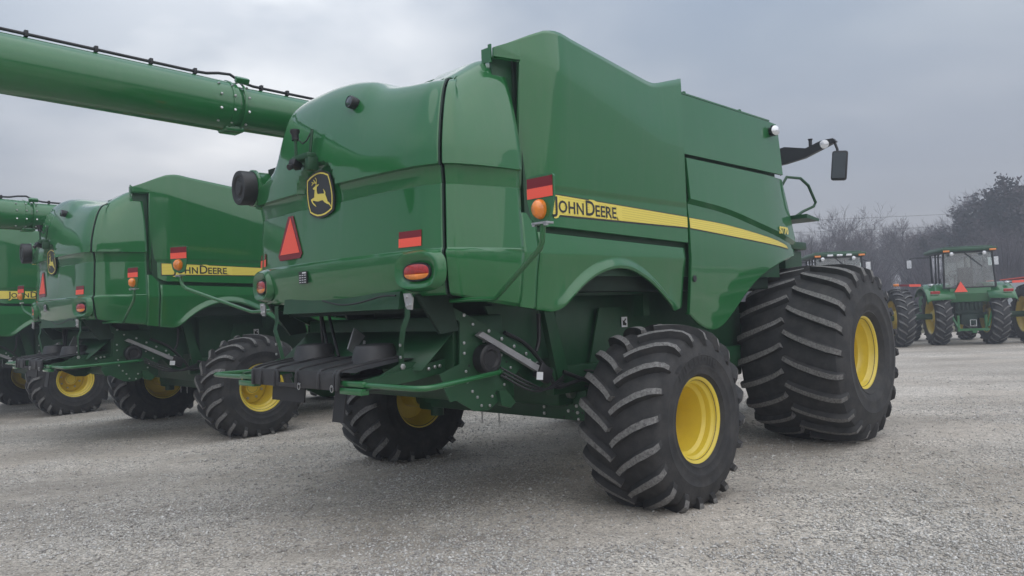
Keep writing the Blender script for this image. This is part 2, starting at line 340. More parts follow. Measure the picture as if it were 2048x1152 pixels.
def stones(n, seed):
    R = np.random.default_rng(seed)
    d = 3.6*(17/3.6)**R.random(n); a = np.radians(R.uniform(-39, 39, n)); X, Y = d*np.tan(a), d
    nz = np.array([mnoise.noise((x*.5, y*.5, 11))+.5*mnoise.noise((x*1.6, y*1.6, 4)) for x, y in zip(X, Y)])
    keep = R.random(n) < np.clip(.45+1.1*nz, .12, 1); X, Y = X[keep], Y[keep]; n = len(X)
    s_ = R.uniform(.005, .0105, n)*(1+.5*(R.random(n) > .93)+1.1*(R.random(n) > .993))
    base = np.array([(1, 0, 0), (0, 1, 0), (-1, 0, 0), (0, -1, 0), (0, 0, .7), (0, 0, -.4)], float)
    V = np.repeat(base[None], n, 0)*R.uniform(.7, 1.35, (n, 6, 1)); V += R.normal(0, .14, V.shape)
    th_ = R.uniform(0, 2*np.pi, n); c, q = np.cos(th_)[:, None], np.sin(th_)[:, None]; x = V[..., 0]*1.3; y = V[..., 1]
    V = np.stack([x*c-y*q, x*q+y*c, V[..., 2]+.25], -1)*s_[:, None, None]
    Z = np.array([ground_z(x, y)+.014*mnoise.noise((x*.5, y*.5, 0))+.012*mnoise.noise((x*1.7, y*1.7, 3))+.006*mnoise.noise((x*5, y*5, 7))-.008 for x, y in zip(X, Y)])
    V += np.stack([X, Y, Z], -1)[:, None, :]
    F = np.array([(0, 1, 4), (1, 2, 4), (2, 3, 4), (3, 0, 4), (1, 0, 5), (2, 1, 5), (3, 2, 5), (0, 3, 5)])
    F = (F[None]+6*np.arange(n)[:, None, None]).reshape(-1)
    me = bpy.data.meshes.new('gravel_stones'); me.vertices.add(6*n); me.vertices.foreach_set('co', V.reshape(-1).astype(np.float32))
    me.loops.add(len(F)); me.loops.foreach_set('vertex_index', F.astype(np.int32)); me.polygons.add(8*n); me.polygons.foreach_set('loop_start', np.arange(0, len(F), 3, dtype=np.int32)); me.polygons.foreach_set('loop_total', np.full(8*n, 3, np.int32))
    me.update(calc_edges=True); me.materials.append(stone_material())
    o = bpy.data.objects.new('gravel_stones', me); COL.objects.link(o); return o
tag(stones(190000, 5), 'loose pale crushed stones scattered over the gravel yard', 'gravel', kind='stuff')
GRASS = mat('dry_lawn', (0.115, 0.105, 0.055), 0.95, var=0.4, vscale=.5, bump=.6, bscale=8)
lw = MB(); lx = [-160+8*i for i in range(46)]
lw.grid([[(x, (33+ .012*x*0+2.2*sin(x*.11)+k*14), .02+.03*k) for x in lx] for k in range(6)])
tag(lw.build('lawn', GRASS, angle=180), 'strip of dull dry grass between yard and woodland', 'lawn', kind='structure')

# ------------------------------------------------------------------ wheels
def tyre_mesh(name, R, w, rim_r, nl, sgn, lug, zc, sweep, mir=False, lw_=.062, flat_bulge=0.0, seed=1):
    rn = random.Random(seed)
    Rc = R-lug; h = w/2; H = Rc-rim_r
    half = [(0.0, Rc+.004), (h*.35, Rc), (h*.62, Rc-.012), (h*.80, Rc-.035), (h*.90, Rc-.07), (h*.965, Rc-.12*H/.45-.02), (h*1.0, rim_r+H*.52), (h*1.008, rim_r+H*.50), (h*1.0, rim_r+H*.48), (h*.987, rim_r+H*.32), (h*.995, rim_r+H*.29), (h*.982, rim_r+H*.26), (h*.94, rim_r+H*.15), (h*.948, rim_r+H*.13), (h*.93, rim_r+H*.11), (h*.86, rim_r+.03), (h*.80, rim_r-.005)]
    prof = [(-a, b) for a, b in half[::-1]][:-1]+half
    m = MB(); m.lathe(prof, (0, 0, 0), (0, 1, 0), 72)
    shoulder = [(y, r) for y, r in half[:7]]
    # arc-length table over tread + shoulder
    acc = [0.0]
    for (a, b), (c, d) in zip(shoulder, shoulder[1:]): acc.append(acc[-1]+hypot(c-a, d-b))
    def surf(sv):
        for i in range(len(acc)-1):
            if sv <= acc[i+1] or i == len(acc)-2:
                t = (sv-acc[i])/(acc[i+1]-acc[i]); (a, b), (c, d) = shoulder[i], shoulder[i+1]
                ny, nr = (d-b), -(c-a); k = hypot(ny, nr); ny, nr = -ny/k, -nr/k
                return lerp(a, c, t), lerp(b, d, t), ny, nr
    smax = acc[5]*.98
    for s in (-1, 1):
        for i in range(nl):
            th0 = 2*pi*(i+(.5 if s > 0 else 0))/nl
            K = 11; vs = []; fs = []; jit = rn.uniform(-.004, .004)
            for k in range(K+1):
                t = k/K
                sv = max(0.0, lerp(.012*w, smax, t)); y, r, ny, nr = surf(sv)
                th = th0+sgn*sweep*(t**.82)+jit
                hl = lug*(1.0 if t < .82 else lerp(1, .25, (t-.82)/.18))
                wb = lw_*(1.0+.5*t); wt = wb*.62
                # direction along the path (lateral ds, tangential r*dth) -> perpendicular
                dsv = smax/K; dth = sgn*sweep*.82*max(t, .05)**(-.18)/K*Rc
                L_ = hypot(dsv, dth); px, pt = -dth/L_, dsv/L_      # perpendicular: (lateral, tangential)
                for (ww, hh) in ((wb, -.012), (wt, hl), (-wt, hl), (-wb, -.012)):
                    yy = y+ny*hh+px*ww/2*(1 if t < .75 else .4); rr = r+nr*hh; tt = th+pt*ww/2/Rc
                    vs.append((rr*sin(tt), s*yy, rr*cos(tt)))
            for k in range(K):
                for j in range(3):
                    q = (k*4+j, k*4+j+1, k*4+j+5, k*4+j+4); fs.append(q if s > 0 else q[::-1])
            b = len(fs); fs += [(3, 2, 1, 0) if s > 0 else (0, 1, 2, 3), (K*4, K*4+1, K*4+2, K*4+3) if s > 0 else (K*4+3, K*4+2, K*4+1, K*4)]
            o = len(m.f); m.add(vs, fs, 0)
            for k in range(K):
                if k/K < .84: m.m[o+k*3+1] = 1
            m.m[o+len(fs)-2] = 1
    # standing on the ground
    nv = []
    for (x, y, z) in m.v:
        if z < -zc+.10:
            d = (-zc+.10-z); y *= 1+flat_bulge*min(1, d/.1)
        nv.append((x, y, max(z, -zc-.006)))
    m.v = nv
    if mir: m = m.mirror()
    return m.mesh(name, [RUB, RUBD], 40)
def rim_mesh(name, w, rim_r, depth, mir=False):
    h = w*.42; m = MB()
    m.lathe([(-h, rim_r+.022), (-h, rim_r+.005), (-h*.9, rim_r-.005), (-h*.8, rim_r-.03), (h-depth-.03, rim_r-.075), (h-depth+.05, rim_r-.075), (h*.62, rim_r-.060), (h*.70, rim_r-.035), (h*.84, rim_r-.03), (h*.90, rim_r-.008), (h*.985, rim_r+.002), (h+.004, rim_r+.012), (h+.008, rim_r+.026), (h-.008, rim_r+.032), (h-.03, rim_r+.02)], (0, 0, 0), (0, 1, 0), 64)
    if mir: m = m.mirror()
    return m.mesh(name, YEL, 28)
def disc_mesh(name, w, rim_r, depth, mir=False):
    h = w*.42; y = h-depth; m = MB()
    m.lathe([(y-.012, rim_r-.07), (y, rim_r-.078), (y+.008, rim_r*.80), (y+.035, rim_r*.72), (y+.035, rim_r*.42), (y+.05, rim_r*.38), (y+.10, rim_r*.34), (y+.105, rim_r*.30), (y+.11, .001)], (0, 0, 0), (0, 1, 0), 48)
    m.lathe([(y-.012, rim_r-.07), (y-.02, rim_r*.7), (y-.02, .12), (y-.25, .12), (y-.25, .001)], (0, 0, 0), (0, 1, 0), 32)
    if mir: m = m.mirror()
    return m.mesh(name, YEL, 28)
bolt_me = MB().lathe([(0, .022), (.018, .022), (.020, .019), (.020, .0005)], (0, 0, 0), (0, 1, 0), 6).mesh('wheel_nut', STEEL, 30)
def add_wheel(parent, loc, tyre, rim, disc, side, w, rim_r, depth, nb=10, ang=0.0, text=None):
    o = inst('wheel', disc, parent, loc, (0, ang, 0))
    inst('tyre', tyre, o, (0, 0, 0), (0, -ang, 0)); inst('rim', rim, o, (0, 0, 0))
    y = (w*.42-depth+.034)*side
    for i in range(nb):
        a = 2*pi*i/nb; inst('wheel_nut', bolt_me, o, (rim_r*.55*sin(a), y, rim_r*.55*cos(a)), (0, a, 0), (1, side, 1))
    return o

# ------------------------------------------------------------------ combine harvester (built once in its own frame)
def catmull(P, n):
    P = [Vector(p) for p in P]; o = []
    Q = [P[0]*2-P[1]]+P+[P[-1]*2-P[-2]]
    for i in range(1, len(Q)-2):
        for k in range(n):
            t = k/n; a, b, c, d = Q[i-1], Q[i], Q[i+1], Q[i+2]
            o.append(.5*((2*b)+(c-a)*t+(2*a-5*b+4*c-d)*t*t+(3*b-a-3*c+d)*t**3))
    o.append(P[-1]); return o
ROOT = empty('combine_harvester')

# -- rear hood and the side panel that wraps the rear corner
PLAN_REAR = [(-5.972, 1.36), (-6.045, 1.15), (-6.088, .7), (-6.105, 0), (-6.088, -.7), (-6.045, -1.15), (-5.972, -1.36)]
PLAN_SIDE = [(-5.958, -1.378), (-5.83, -1.445), (-5.56, -1.492), (-5.27, -1.512)]
LOWER = [(1.885, .16), (1.888, .085), (1.905, .06), (1.95, .045), (2.06, .022), (2.19, 0), (2.204, .002), (2.220, .022), (2.229, .028), (2.45, .040), (2.68, .053), (2.690, .0535), (2.696, .060), (2.702, .059), (2.76, .051), (2.822, .042), (2.827, .040), (2.832, -.008)]
UPPER0 = [(.0, -.008), (.05, -.006), (.2, .004), (.4, .035), (.6, .078), (.78, .13), (.88, .175), (.94, .215), (.975, .26), (.995, .32), (1.0, .40)]
UPPER = [(t, spline(UPPER0, t)) for t in [k*.02 for k in range(1, 22)]+[.46, .52, .58, .64, .70, .76, .82, .87, .91, .94, .96, .975, .985, .995, 1.0]]+[(1.01, .75)]
def corner_bottom(x): return interp([(-5.95, 1.885), (-5.84, 1.862), (-5.09, 1.755)], x)
def hood_rows(pts, ztop, extra=None, fade=None, zbot=None):
    rows = []; n = len(pts); cols = []
    for i, p in enumerate(pts):
        t = (pts[min(i+1, n-1)]-pts[max(i-1, 0)]).normalized(); nr = Vector((-t.y, t.x))  # inward normal, path runs left->right round the rear
        if nr.dot(Vector((-4.5, 0))-p) < 0: nr = -nr
        wj = sstep(1.05, 1.36, abs(p.y)) if p.x < -5.97 else 1-sstep(-5.96, -5.70, p.x)   # both sheets share one direction at the joint
        nr = nr.lerp(Vector((.86, -.51 if p.y > 0 else .51)), wj).normalized()
        zt = ztop(p); col = []
        fd = fade(p) if fade else 1.0
        lv = []
        for z, o in LOWER:
            oo = o
            if 2.21 < z < 2.83: oo = o-(1-fd)*.024
            lv.append((z, oo))
        for t_, o in UPPER: lv.append((lerp(2.832, zt, t_), o))
        for z, o in lv:
            if extra: o += extra(p, z)
            if zbot and z < 2.19: z = 2.19-(2.19-z)*(2.19-zbot(p.x))/(2.19-1.885)
            q = p+nr*o; col.append((q.x, q.y, z))
        cols.append(col)
    return cols
ZT_REAR = [(-1.36, 3.53), (-1.1, 3.54), (-.85, 3.56), (-.62, 3.60), (-.40, 3.69), (-.1, 3.745), (.3, 3.76), (.8, 3.72), (1.1, 3.58), (1.36, 3.45)]
def zt_rear(p): return spline(ZT_REAR, p.y)
ZT_SIDE = [(-5.95, 3.53), (-5.75, 3.56), (-5.60, 3.64), (-5.42, 3.735), (-5.3, 3.765), (-5.2, 3.775)]
def zt_side(p): return spline(ZT_SIDE, p.x)
def ex_rear(p, z):
    o = .40*sstep(.75, 1.30, p.y)*sstep(2.98, 3.32, z)*(1.0 if z < 3.7 else .8)
    # arched recess that lets the lower panel rise round the emblem
    if 2.66 < z < 3.2:
        yy, zz = (p.y-.075)/.285, (z-2.72)/.325
        rr = max(abs(yy), 0)**2.6+max(zz, 0)**2.6
        lowo = .070; up = interp([(2.70, .060), (2.827, .040), (2.832, -.008), (2.90, -.003), (3.0, .014), (3.15, .04)], z)
        o += (lowo+.02*sstep(2.8, 3.05, z)-up)*(1-sstep(.86, 1.14, rr)) if lowo+.02 > up else 0
    return o
rear_pts = [Vector((q.x, q.y)) for q in catmull([(a, b, 0) for a, b in PLAN_REAR], 22)]
side_pts = [Vector((q.x, q.y)) for q in catmull([(a, b, 0) for a, b in PLAN_SIDE], 8)]
sd = (side_pts[1]-side_pts[0]).normalized(); side_pts[0] = side_pts[0]+sd*.010
hood = MB(); hood.grid(hood_rows(rear_pts, zt_rear, ex_rear), flip=True); hood = hood.build('rear_hood', GREEN, ROOT, angle=24, solid=.022, soff=-1, recalc=False)
fd = lambda p: 1-sstep(-5.75, -5.35, p.x)
sp = MB(); sp.grid(hood_rows(side_pts, zt_side, None, fd, corner_bottom), flip=True); spR = sp.build('corner_panel', GREEN, ROOT, angle=24, solid=.022)
spl = MB(); spl.grid(hood_rows(side_pts, zt_side, lambda p, z: .40*sstep(2.98, 3.32, z)*(1.0 if z < 3.7 else .8), fd, corner_bottom), flip=True); spl.mirror().build('corner_panel', GREEN, ROOT, angle=24, solid=.022)
# rubber seal in the joint between hood and corner panel
seam = []
for z, o in LOWER+[(lerp(2.832, 3.535, t), o) for t, o in UPPER[:-2]]:
    p = Vector(PLAN_REAR[-1]); q = p+Vector((.86, .51)).normalized()*(o+.012)+sd*.006; seam.append((q.x, q.y, z))
sm = MB().tube(seam, .008, 6); sm.build('joint_seal', mat('seal_rubber', (.016, .035, .026), .6), ROOT)

# -- lower skirt with the rear wheel arch
ARCH = [(-5.09, 1.752), (-4.97, 1.735), (-4.89, 1.728), (-4.80, 1.755), (-4.67, 1.86), (-4.53, 1.955), (-4.38, 2.025), (-4.22, 2.068), (-4.08, 2.082), (-3.92, 2.068), (-3.75, 2.02), (-3.58, 1.95), (-3.42, 1.86), (-3.28, 1.77), (-3.17, 1.70), (-3.10, 1.685), (-2.95, 1.72)]
def groove(x): return lerp(2.405, 2.345, (x+4.93)/2.03)
def y_skirt(x, z):
    y = 1.512
    if z < 2.195: y -= .028*(2.195-z)/.14 if z > 2.06 else .022+.12*(2.06-z)+.006
    else: y -= .10*(z-2.195)
    return y
def skirt_cols():
    cols = []; x = -5.085
    xs_ = []
    while x <= -2.955: xs_.append(x); x += .035
    for x in xs_:
        zb = spline(ARCH, x); zt = groove(x)-.035; col = []
        a = sstep(-4.92, -4.7, x)*(1-sstep(-3.25, -3.05, x))
        lv = [zb, zb+.008, zb+.03, zb+.055, zb+.085, zb+.105]
        lo = zb+.105; k = [max(lo+.01, q) for q in (2.06, 2.15, 2.19, 2.20, 2.21)]
        k = sorted(k+[lerp(2.21, zt, .5) if zt > 2.21 else zt, zt-.012, zt])
        for z in lv+k:
            f = a*.050*(1-sstep(0.03, .105, z-zb))
            inw = .02 if z == zb else (.004 if z == zb+.008 else 0)
            tin = .03 if z == zt else (.004 if abs(z-(zt-.012)) < 1e-6 else 0)
            col.append((x, -(y_skirt(x, z)+f-inw-tin), z))
        cols.append(col)
    return cols
sk = MB(); sk.grid(skirt_cols(), flip=True); sk.build('skirt_panel', GREEN, ROOT, angle=26, solid=.02); sk.mirror().build('skirt_panel', GREEN, ROOT, angle=26, solid=.02)
# the corner panel carries on below the upper side panel to the skirt
def corner_ext():
    cols = []
    for x in (-5.272, -5.235, -5.2, -5.165, -5.13, -5.1):
        zb = corner_bottom(x); zt = min(2.63, zb_c(max(x, -5.19)+.012)-.042); col = []
        for z in [zb, zb+.004, zb+.02, lerp(zb, 2.06, .5), 2.06, 2.15, 2.19, 2.2, 2.21, lerp(2.21, zt, .5), zt-.006, zt]:
            inw = .03 if z in (zb, zt) else 0
            col.append((x, -(y_skirt(x, z)-inw), z))
        cols.append(col)
    return cols
# -- upper side panel with the stripe and the tank extension above it
CREASE = [(-5.45, 3.80), (-5.0, 3.69), (-4.87, 3.65), (-4.23, 3.49), (-3.41, 3.295), (-2.9, 3.27)]
ZT_C = [(-5.43, 3.775), (-5.30, 3.83), (-5.12, 3.915), (-5.0, 3.965), (-4.9, 3.985), (-4.80, 3.985), (-4.68, 3.965), (-4.2, 3.912), (-3.62, 3.848), (-3.52, 3.838), (-3.44, 3.84), (-3.36, 3.855), (-2.9, 3.995)]
def y_c(x, z):
    zc_ = spline(CREASE, x); y = 1.512
    if z > 2.70: y += .020*sstep(2.70, 2.74, z)
    if z > 2.74: y += .085*(min(z, zc_)-2.74)
    if z > zc_: y -= .10*(z-zc_)
    if x < -4.80:
        t = min(1, (-4.80-x)/.41) if x > -5.21 else 1.0; y -= .14*t**2.2
    if x < -5.2: y -= .25*(-5.2-x)
    return y
def zb_c(x):
    if x < -5.2: return 3.70
    if x < -4.93:
        t = (x+5.2)/.27; return 2.400+.26*(1-sqrt(max(0, 1-(1-t)**2)))
    return groove(x)
ce = MB(); ce.grid(corner_ext(), flip=True); ce.build('corner_skirt', GREEN, ROOT, angle=26, solid=.02); ce.mirror().build('corner_skirt', GREEN, ROOT, angle=26, solid=.02)
def panel_c():
    xs_ = [-5.43, -5.38, -5.32, -5.26, -5.201, -5.1995, -5.195, -5.185, -5.17, -5.15, -5.12, -5.09, -5.06, -5.03, -5.0, -4.965, -4.93]
    x = -4.88
    while x < -2.93: xs_.append(x); x += .06
    xs_ += [-2.925, -2.91]
    cols = []
    for x in xs_:
        zb = zb_c(x); zt = interp(ZT_C, x); col = []
        zc_ = min(spline(CREASE, x), zt-.03)
        zs = [zb, zb+.01]+[max(zb+.01, q) for q in (2.5, 2.6, 2.69, 2.70, 2.72, 2.74, 2.75)]
        a = max(zs[-1], 2.76)
        zs += [lerp(a, zc_, t) for t in (.2, .4, .6, .8, .97)]+[zc_+.012] + [lerp(zc_+.012, zt, t) for t in (.3, .6, .9, 1)]
        for z in zs:
            inw = .025 if z == zb else 0
            if x == -2.91: inw += .03
            yc_ = y_c(x, max(z, 2.3)); wx = sstep(-3.7, -2.9, x)
            col.append((x-1.55*(yc_-1.512)*wx, -(yc_-inw), z))
        cols.append(col)
    return cols
pc = MB(); pc.grid(panel_c(), flip=True); PC = pc.build('upper_side_panel', GREEN, ROOT, angle=48, solid=.02); pc.mirror().build('upper_side_panel', GREEN, ROOT, angle=48, solid=.02)
# rear wall of the tank extension and its corner angle
tw = MB(); tw.box((-5.36, 0, 3.66), (.012, 2.5, .14)); tw.box((-5.40, -1.31, 3.745), (.012, .10, .11)); tw.box((-5.425, -1.375, 3.74), (.012, .03, .14))
tw.build('tank_rear_wall', GREEN, ROOT)
inst('bolt', MB().lathe([(0, .02), (.012, .02), (.012, .0005)], (0, 0, 0), (0, -1, 0), 8).mesh('bolt', STEEL), PC, (-5.38, -1.385, 3.745))

# -- front tank panel and front side panel
def panel_d():
    cols = []
    for x in [-2.99, -2.98]+[lerp(-2.96, -.78, i/20) for i in range(21)]+[-.745, -.735]:
        zt = 3.862 if x < -.8 else 3.862-.05*((x+.8)/.065)**2
        col = []
        for z in (3.235, 3.24, 3.25, 3.40, 3.6, 3.75, 3.83, zt-.008, zt):
            z = min(z, zt); y = 1.505-.07*(z-3.24)
            if z <= 3.236 or z == zt: y -= .02
            if x > -.74 or x < -2.985: y -= .02
            col.append((x, -y, z))
        cols.append(col)
    return cols
pd_ = MB(); pd_.grid(panel_d(), flip=True); PD = pd_.build('tank_side_panel', GREEN, ROOT, solid=.02); PDL = pd_.mirror().build('tank_side_panel', GREEN, ROOT, solid=.02)
tl = MB(); tl.box((-1.85, -1.43, 3.878), (1.9, .03, .016)); tl.box((-2.75, -1.43, 3.892), (.03, .03, .02)); tl.box((-1.6, -1.43, 3.892), (.03, .03, .02))
tl.build('tank_lid_rail', GREEN, ROOT)
ELINE = [(-2.95, 2.75), (-2.15, 2.69), (-1.26, 2.55), (-.36, 2.41), (0, 2.36)]
FEND = [(-2.90, 1.655), (-2.72, 1.555), (-2.52, 1.485), (-2.40, 1.470), (-2.30, 1.480), (-2.20, 1.515), (-2.06, 1.60), (-1.92, 1.70), (-1.75, 1.83), (-1.55, 1.955), (-1.31, 2.065), (-1.0, 2.16), (-.7, 2.225), (-.36, 2.275)]
def y_e(x, z):
    zl = spline(ELINE, x); y = 1.512
    if z > zl+.045: y += .03-.07*(z-zl)
    elif z > zl: y += lerp(-.012, .03-.0025, (z-zl)/.045)
    else: y += -.012+.02*min(1, (zl-z)/.35)
    if z < 2.15: y -= .10*(2.15-z)
    if x > -1.3: y -= .10*((x+1.3)/1.0)**2
    return y
def panel_e():
    cols = []
    for x in [-2.895, -2.885]+[lerp(-2.87, -.68, i/40) for i in range(41)]+[lerp(-.66, -.335, i/8) for i in range(9)]:
        zb = spline(FEND, x); zt = 3.205 if x < -.665 else lerp(3.205, 2.42, (x+.665)/.33)
        zl = min(spline(ELINE, x), zt-.1); col = []
        zs = [zb, zb+.006, zb+.02]+[lerp(zb+.02, zl, t) for t in (.25, .5, .75, .95)]+[zl, zl+.02, zl+.045]+[lerp(zl+.045, zt, t) for t in (.1, .35, .65, .95)]+[zt-.004, zt]
        for z in zs:
            y = y_e(x, z)
            if z == zb or z == zt: y -= .025
            elif z == zb+.006: y -= .006
            if x == -2.895: y -= .03
            col.append((x, -y, z))
        cols.append(col)
    return cols
pe = MB(); pe.grid(panel_e(), flip=True); PE = pe.build('front_side_panel', GREEN, ROOT, angle=22, solid=.02); pe.mirror().build('front_side_panel', GREEN, ROOT, angle=22, solid=.02)
# latch recess in the front panel
lt = MB().lathe([(0, .001), (.002, .03), (.006, .034), (.010, .030), (.010, .001)], (-2.83, -(y_e(-2.83, 2.0)+.0), 2.0), (0, -1, 0), 16); lt.build('latch', BLK, PE)

# -- stripes and lettering
def sheet(fn_y, rows, d):
    m = MB(); m.grid([[(x, -(fn_y(x, z)+d), z) for z in zs] for x, zs in rows]); return m
def rowsC(x0, x1, pad):
    o = []; n = 40
    for i in range(n+1):
        x = lerp(x0, x1, i/n); t = (x+4.93)/2.0
        o.append((x, [lerp(lerp(2.512, 2.505, t)-pad, lerp(2.672, 2.607, t)+pad*.6, k/4) for k in range(5)]))
    return o
def rowsE(pad):
    o = []; n = 44
    top = [(-2.89, 2.603), (-2.16, 2.57), (-1.27, 2.487), (-.66, 2.405), (-.6, 2.37)]; bot = [(-2.89, 2.502), (-2.17, 2.462), (-1.28, 2.41), (-.6, 2.368)]
    for i in range(n+1):
        x = lerp(-2.884, -.61, i/n); a = spline(bot, x)-pad; b = max(a+.004, spline(top, x)+pad*.6); o.append((x, [lerp(a, b, k/4) for k in range(5)]))
    return o
def stripe_material():
    m = bpy.data.materials.new('decal_yellow_lined'); m.use_nodes = True; t = m.node_tree; b = t.nodes['Principled BSDF']; b.inputs['Roughness'].default_value = .35
    c = t.nodes.new('ShaderNodeTexCoord'); s = t.nodes.new('ShaderNodeSeparateXYZ'); t.links.new(c.outputs['Object'], s.inputs[0])
    a = t.nodes.new('ShaderNodeMath'); a.operation = 'MULTIPLY_ADD'; a.inputs[1].default_value = .035; t.links.new(s.outputs['X'], a.inputs[0]); t.links.new(s.outputs['Z'], a.inputs[2])
    w = t.nodes.new('ShaderNodeMath'); w.operation = 'MULTIPLY'; w.inputs[1].default_value = 2*pi/.021; t.links.new(a.outputs[0], w.inputs[0])
    q = t.nodes.new('ShaderNodeMath'); q.operation = 'SINE'; t.links.new(w.outputs[0], q.inputs[0])
    r = t.nodes.new('ShaderNodeMapRange'); r.inputs[1].default_value = .1; r.inputs[2].default_value = 1; t.links.new(q.outputs[0], r.inputs[0])
    x = t.nodes.new('ShaderNodeMix'); x.data_type = 'RGBA'; t.links.new(r.outputs[0], x.inputs[0]); x.inputs[6].default_value = (.82, .68, .13, 1); x.inputs[7].default_value = (.66, .53, .085, 1)
    t.links.new(x.outputs[2], b.inputs['Base Color']); return m
YLIN = stripe_material()
for mir in (False, True):
    a = sheet(y_c, rowsC(-5.06, -2.928, .014), .0025); b = sheet(y_c, rowsC(-5.05, -2.928, 0), .0045)
    if mir: a = a.mirror(); b = b.mirror()
    pp = PC if not mir else [o for o in ROOT.children if o.name.startswith('upper_side_panel')][-1]
    a.build('stripe_border', DECB, pp); b.build('stripe', YLIN, pp)
    a = sheet(y_e, rowsE(.011), .0025); b = sheet(y_e, rowsE(0), .0045)
    if mir: a = a.mirror(); b = b.mirror()
    pp = PE if not mir else [o for o in ROOT.children if o.name.startswith('front_side_panel')][-1]
    a.build('stripe_border', DECB, pp); b.build('stripe', YLIN, pp)
def lettering(parts, x0, z0, slope, fn_y, d, name, m_, parent, thick=0.0, lx_=1.02):
    """parts: (text, cap height); runs along +x on the right-hand side"""
    m = MB(); x = x0
    for body, hgt, gap in parts:
        vs, fs = text2d(body, hgt/.70, thick, lx_, 1.05)
        mn = min(v[0] for v in vs); mxx = max(v[0] for v in vs)
        m.add([(x+v[0]-mn, -(fn_y(x+v[0]-mn, z0+v[1]+slope*(x+v[0]-x0))+d), z0+v[1]+slope*(x+v[0]-x0)) for v in vs], fs)
        x += mxx-mn+gap
    return m.build(name, m_, parent, smooth=False), x
JD = [('J', .125, .010), ('OHN', .095, .028), ('D', .125, .010), ('EERE', .095, 0)]
lettering(JD, -4.915, 2.535, -.012, y_c, .0062, 'lettering_outline', YDEC, PC, .013)
lettering(JD, -4.915, 2.535, -.012, y_c, .0078, 'lettering', DECB, PC, .0025)
lettering([('S770', .076, 0)], -.97, 2.535, 0, y_e, .012, 'model_number', YDEC, PE, .006, 1.3)

# -- emblem on the rear hood
XE, YE, ZE = -6.070, .062, 2.79
def el(px, py):
    yy = py+.2*(px-150); return (px-405)/510*.405, -(yy-650)/850*.40
def fe(a, b, d): return (XE-d, YE-a, ZE+b)
outline = [el(*p) for p in ((165, 345), (230, 285), (300, 240), (370, 210), (430, 200), (500, 208), (585, 245), (615, 350), (640, 480), (655, 620), (652, 740), (640, 860), (580, 915), (500, 965), (420, 992), (350, 998), (280, 978), (210, 940), (180, 830), (162, 700), (155, 560), (158, 430))]
def scale_poly(P, s, g=0): return [(a*s+g*(1 if a > 0 else -1), b*s+g*(1 if b > 0 else -1)) for a, b in P]
em = MB(); em.prism(scale_poly(outline, 1.07), fe, -.012, .0); EM = em.build('emblem', DECB, ROOT, angle=30)
ring = MB(); n = len(outline)
ring.add([fe(a, b, .003) for a, b in scale_poly(outline, .985)]+[fe(a, b, .003) for a, b in scale_poly(outline, .915)], [(i, (i+1) % n, (i+1) % n+n, i+n) for i in range(n)])
ring.build('emblem_border', YDEC, EM, smooth=False)
deer = [(275, 495), (300, 470), (330, 450), (345, 440), (360, 430), (400, 415), (385, 445), (362, 460), (355, 475), (352, 520), (358, 570), (370, 595), (400, 593), (450, 588), (490, 588), (495, 570), (485, 530), (472, 503), (490, 515), (512, 548), (522, 575), (515, 600), (530, 640), (548, 690), (556, 725), (590, 750), (612, 790), (632, 850), (600, 805), (580, 780), (545, 770), (500, 745), (462, 705), (430, 710), (390, 725), (350, 728), (300, 715), (265, 712), (275, 745), (310, 780), (335, 815), (330, 822), (290, 795), (255, 755), (232, 700), (245, 685), (300, 655), (302, 620), (308, 570), (312, 515), (285, 513)]
dm = MB(); dp = [el(*p) for p in deer]
tr = tessellate_polygon([[Vector((a, b, 0)) for a, b in dp]]); dm.add([fe(a, b, .003) for a, b in dp], tr)
for st in ([(338, 445), (352, 400), (356, 350), (345, 318), (332, 305)], [(352, 398), (322, 372), (296, 343)], [(350, 402), (310, 392), (290, 402), (270, 420), (260, 440)], [(295, 398), (275, 390), (262, 382)]):
    q = [Vector(el(*p)) for p in st]
    for a, b in zip(q, q[1:]):
        d = (b-a).normalized(); nn = Vector((-d.y, d.x))*.0052; a2 = a-d*.002; b2 = b+d*.002
        dm.add([fe(*(a2+nn), .0035), fe(*(b2+nn*.8), .0035), fe(*(b2-nn*.8), .0035), fe(*(a2-nn), .0035)], [(0, 1, 2, 3)])
dm.build('emblem_deer', YDEC, EM, smooth=False)
# -- slow-moving-vehicle triangle, reflectors, decal plate
_RX = sorted([(p.y, p.x) for p in rear_pts])
def rear_x(y, z): return interp(_RX, y)+(.028 if z < 2.22 else interp([(2.229, .028), (2.69, .0535)], z))
XS = rear_x(.585, 2.45)-.004
ft = lambda a, b, d: (rear_x(.585-a, 2.465+b)-.006-d, .585-a, 2.465+b)
tri = MB(); tri.prism([(-.045, .20), (.045, .20), (.222, -.145), (.185, -.185), (-.185, -.185), (-.222, -.145)], ft, 0, .004); T = tri.build('slow_vehicle_triangle', DRED, ROOT, smooth=False)
t2 = MB(); t2.prism([(0, .185), (.178, -.135), (-.178, -.135)], ft, .0045, .007); t2.build('triangle_centre', RED, T, smooth=False)
def reflector(y, z, w, h, parent=ROOT, tilt=True):
    xa, xb = rear_x(y+w/2, z)-.004, rear_x(y-w/2, z)-.004
    def q(a, b, d):
        t = (a+w/2)/w; return (lerp(xa, xb, t)-d+rear_x(y, z+b)-rear_x(y, z), y-a, z+b)
    r = MB(); r.prism([(-w/2, -h/2), (w/2, -h/2), (w/2, h/2), (-w/2, h/2)], q, 0, .003); o = r.build('reflector', DRED, parent, smooth=False)
    r = MB(); r.prism([(-w/2, -h/2), (w/2, -h/2), (w/2, h*.06), (-w/2, h*.06)], q, .003, .0045); r.build('reflector_strip', RED, o, smooth=False)
reflector(-1.075, 2.312, .225, .118); reflector(1.20, 2.312, .21, .118)
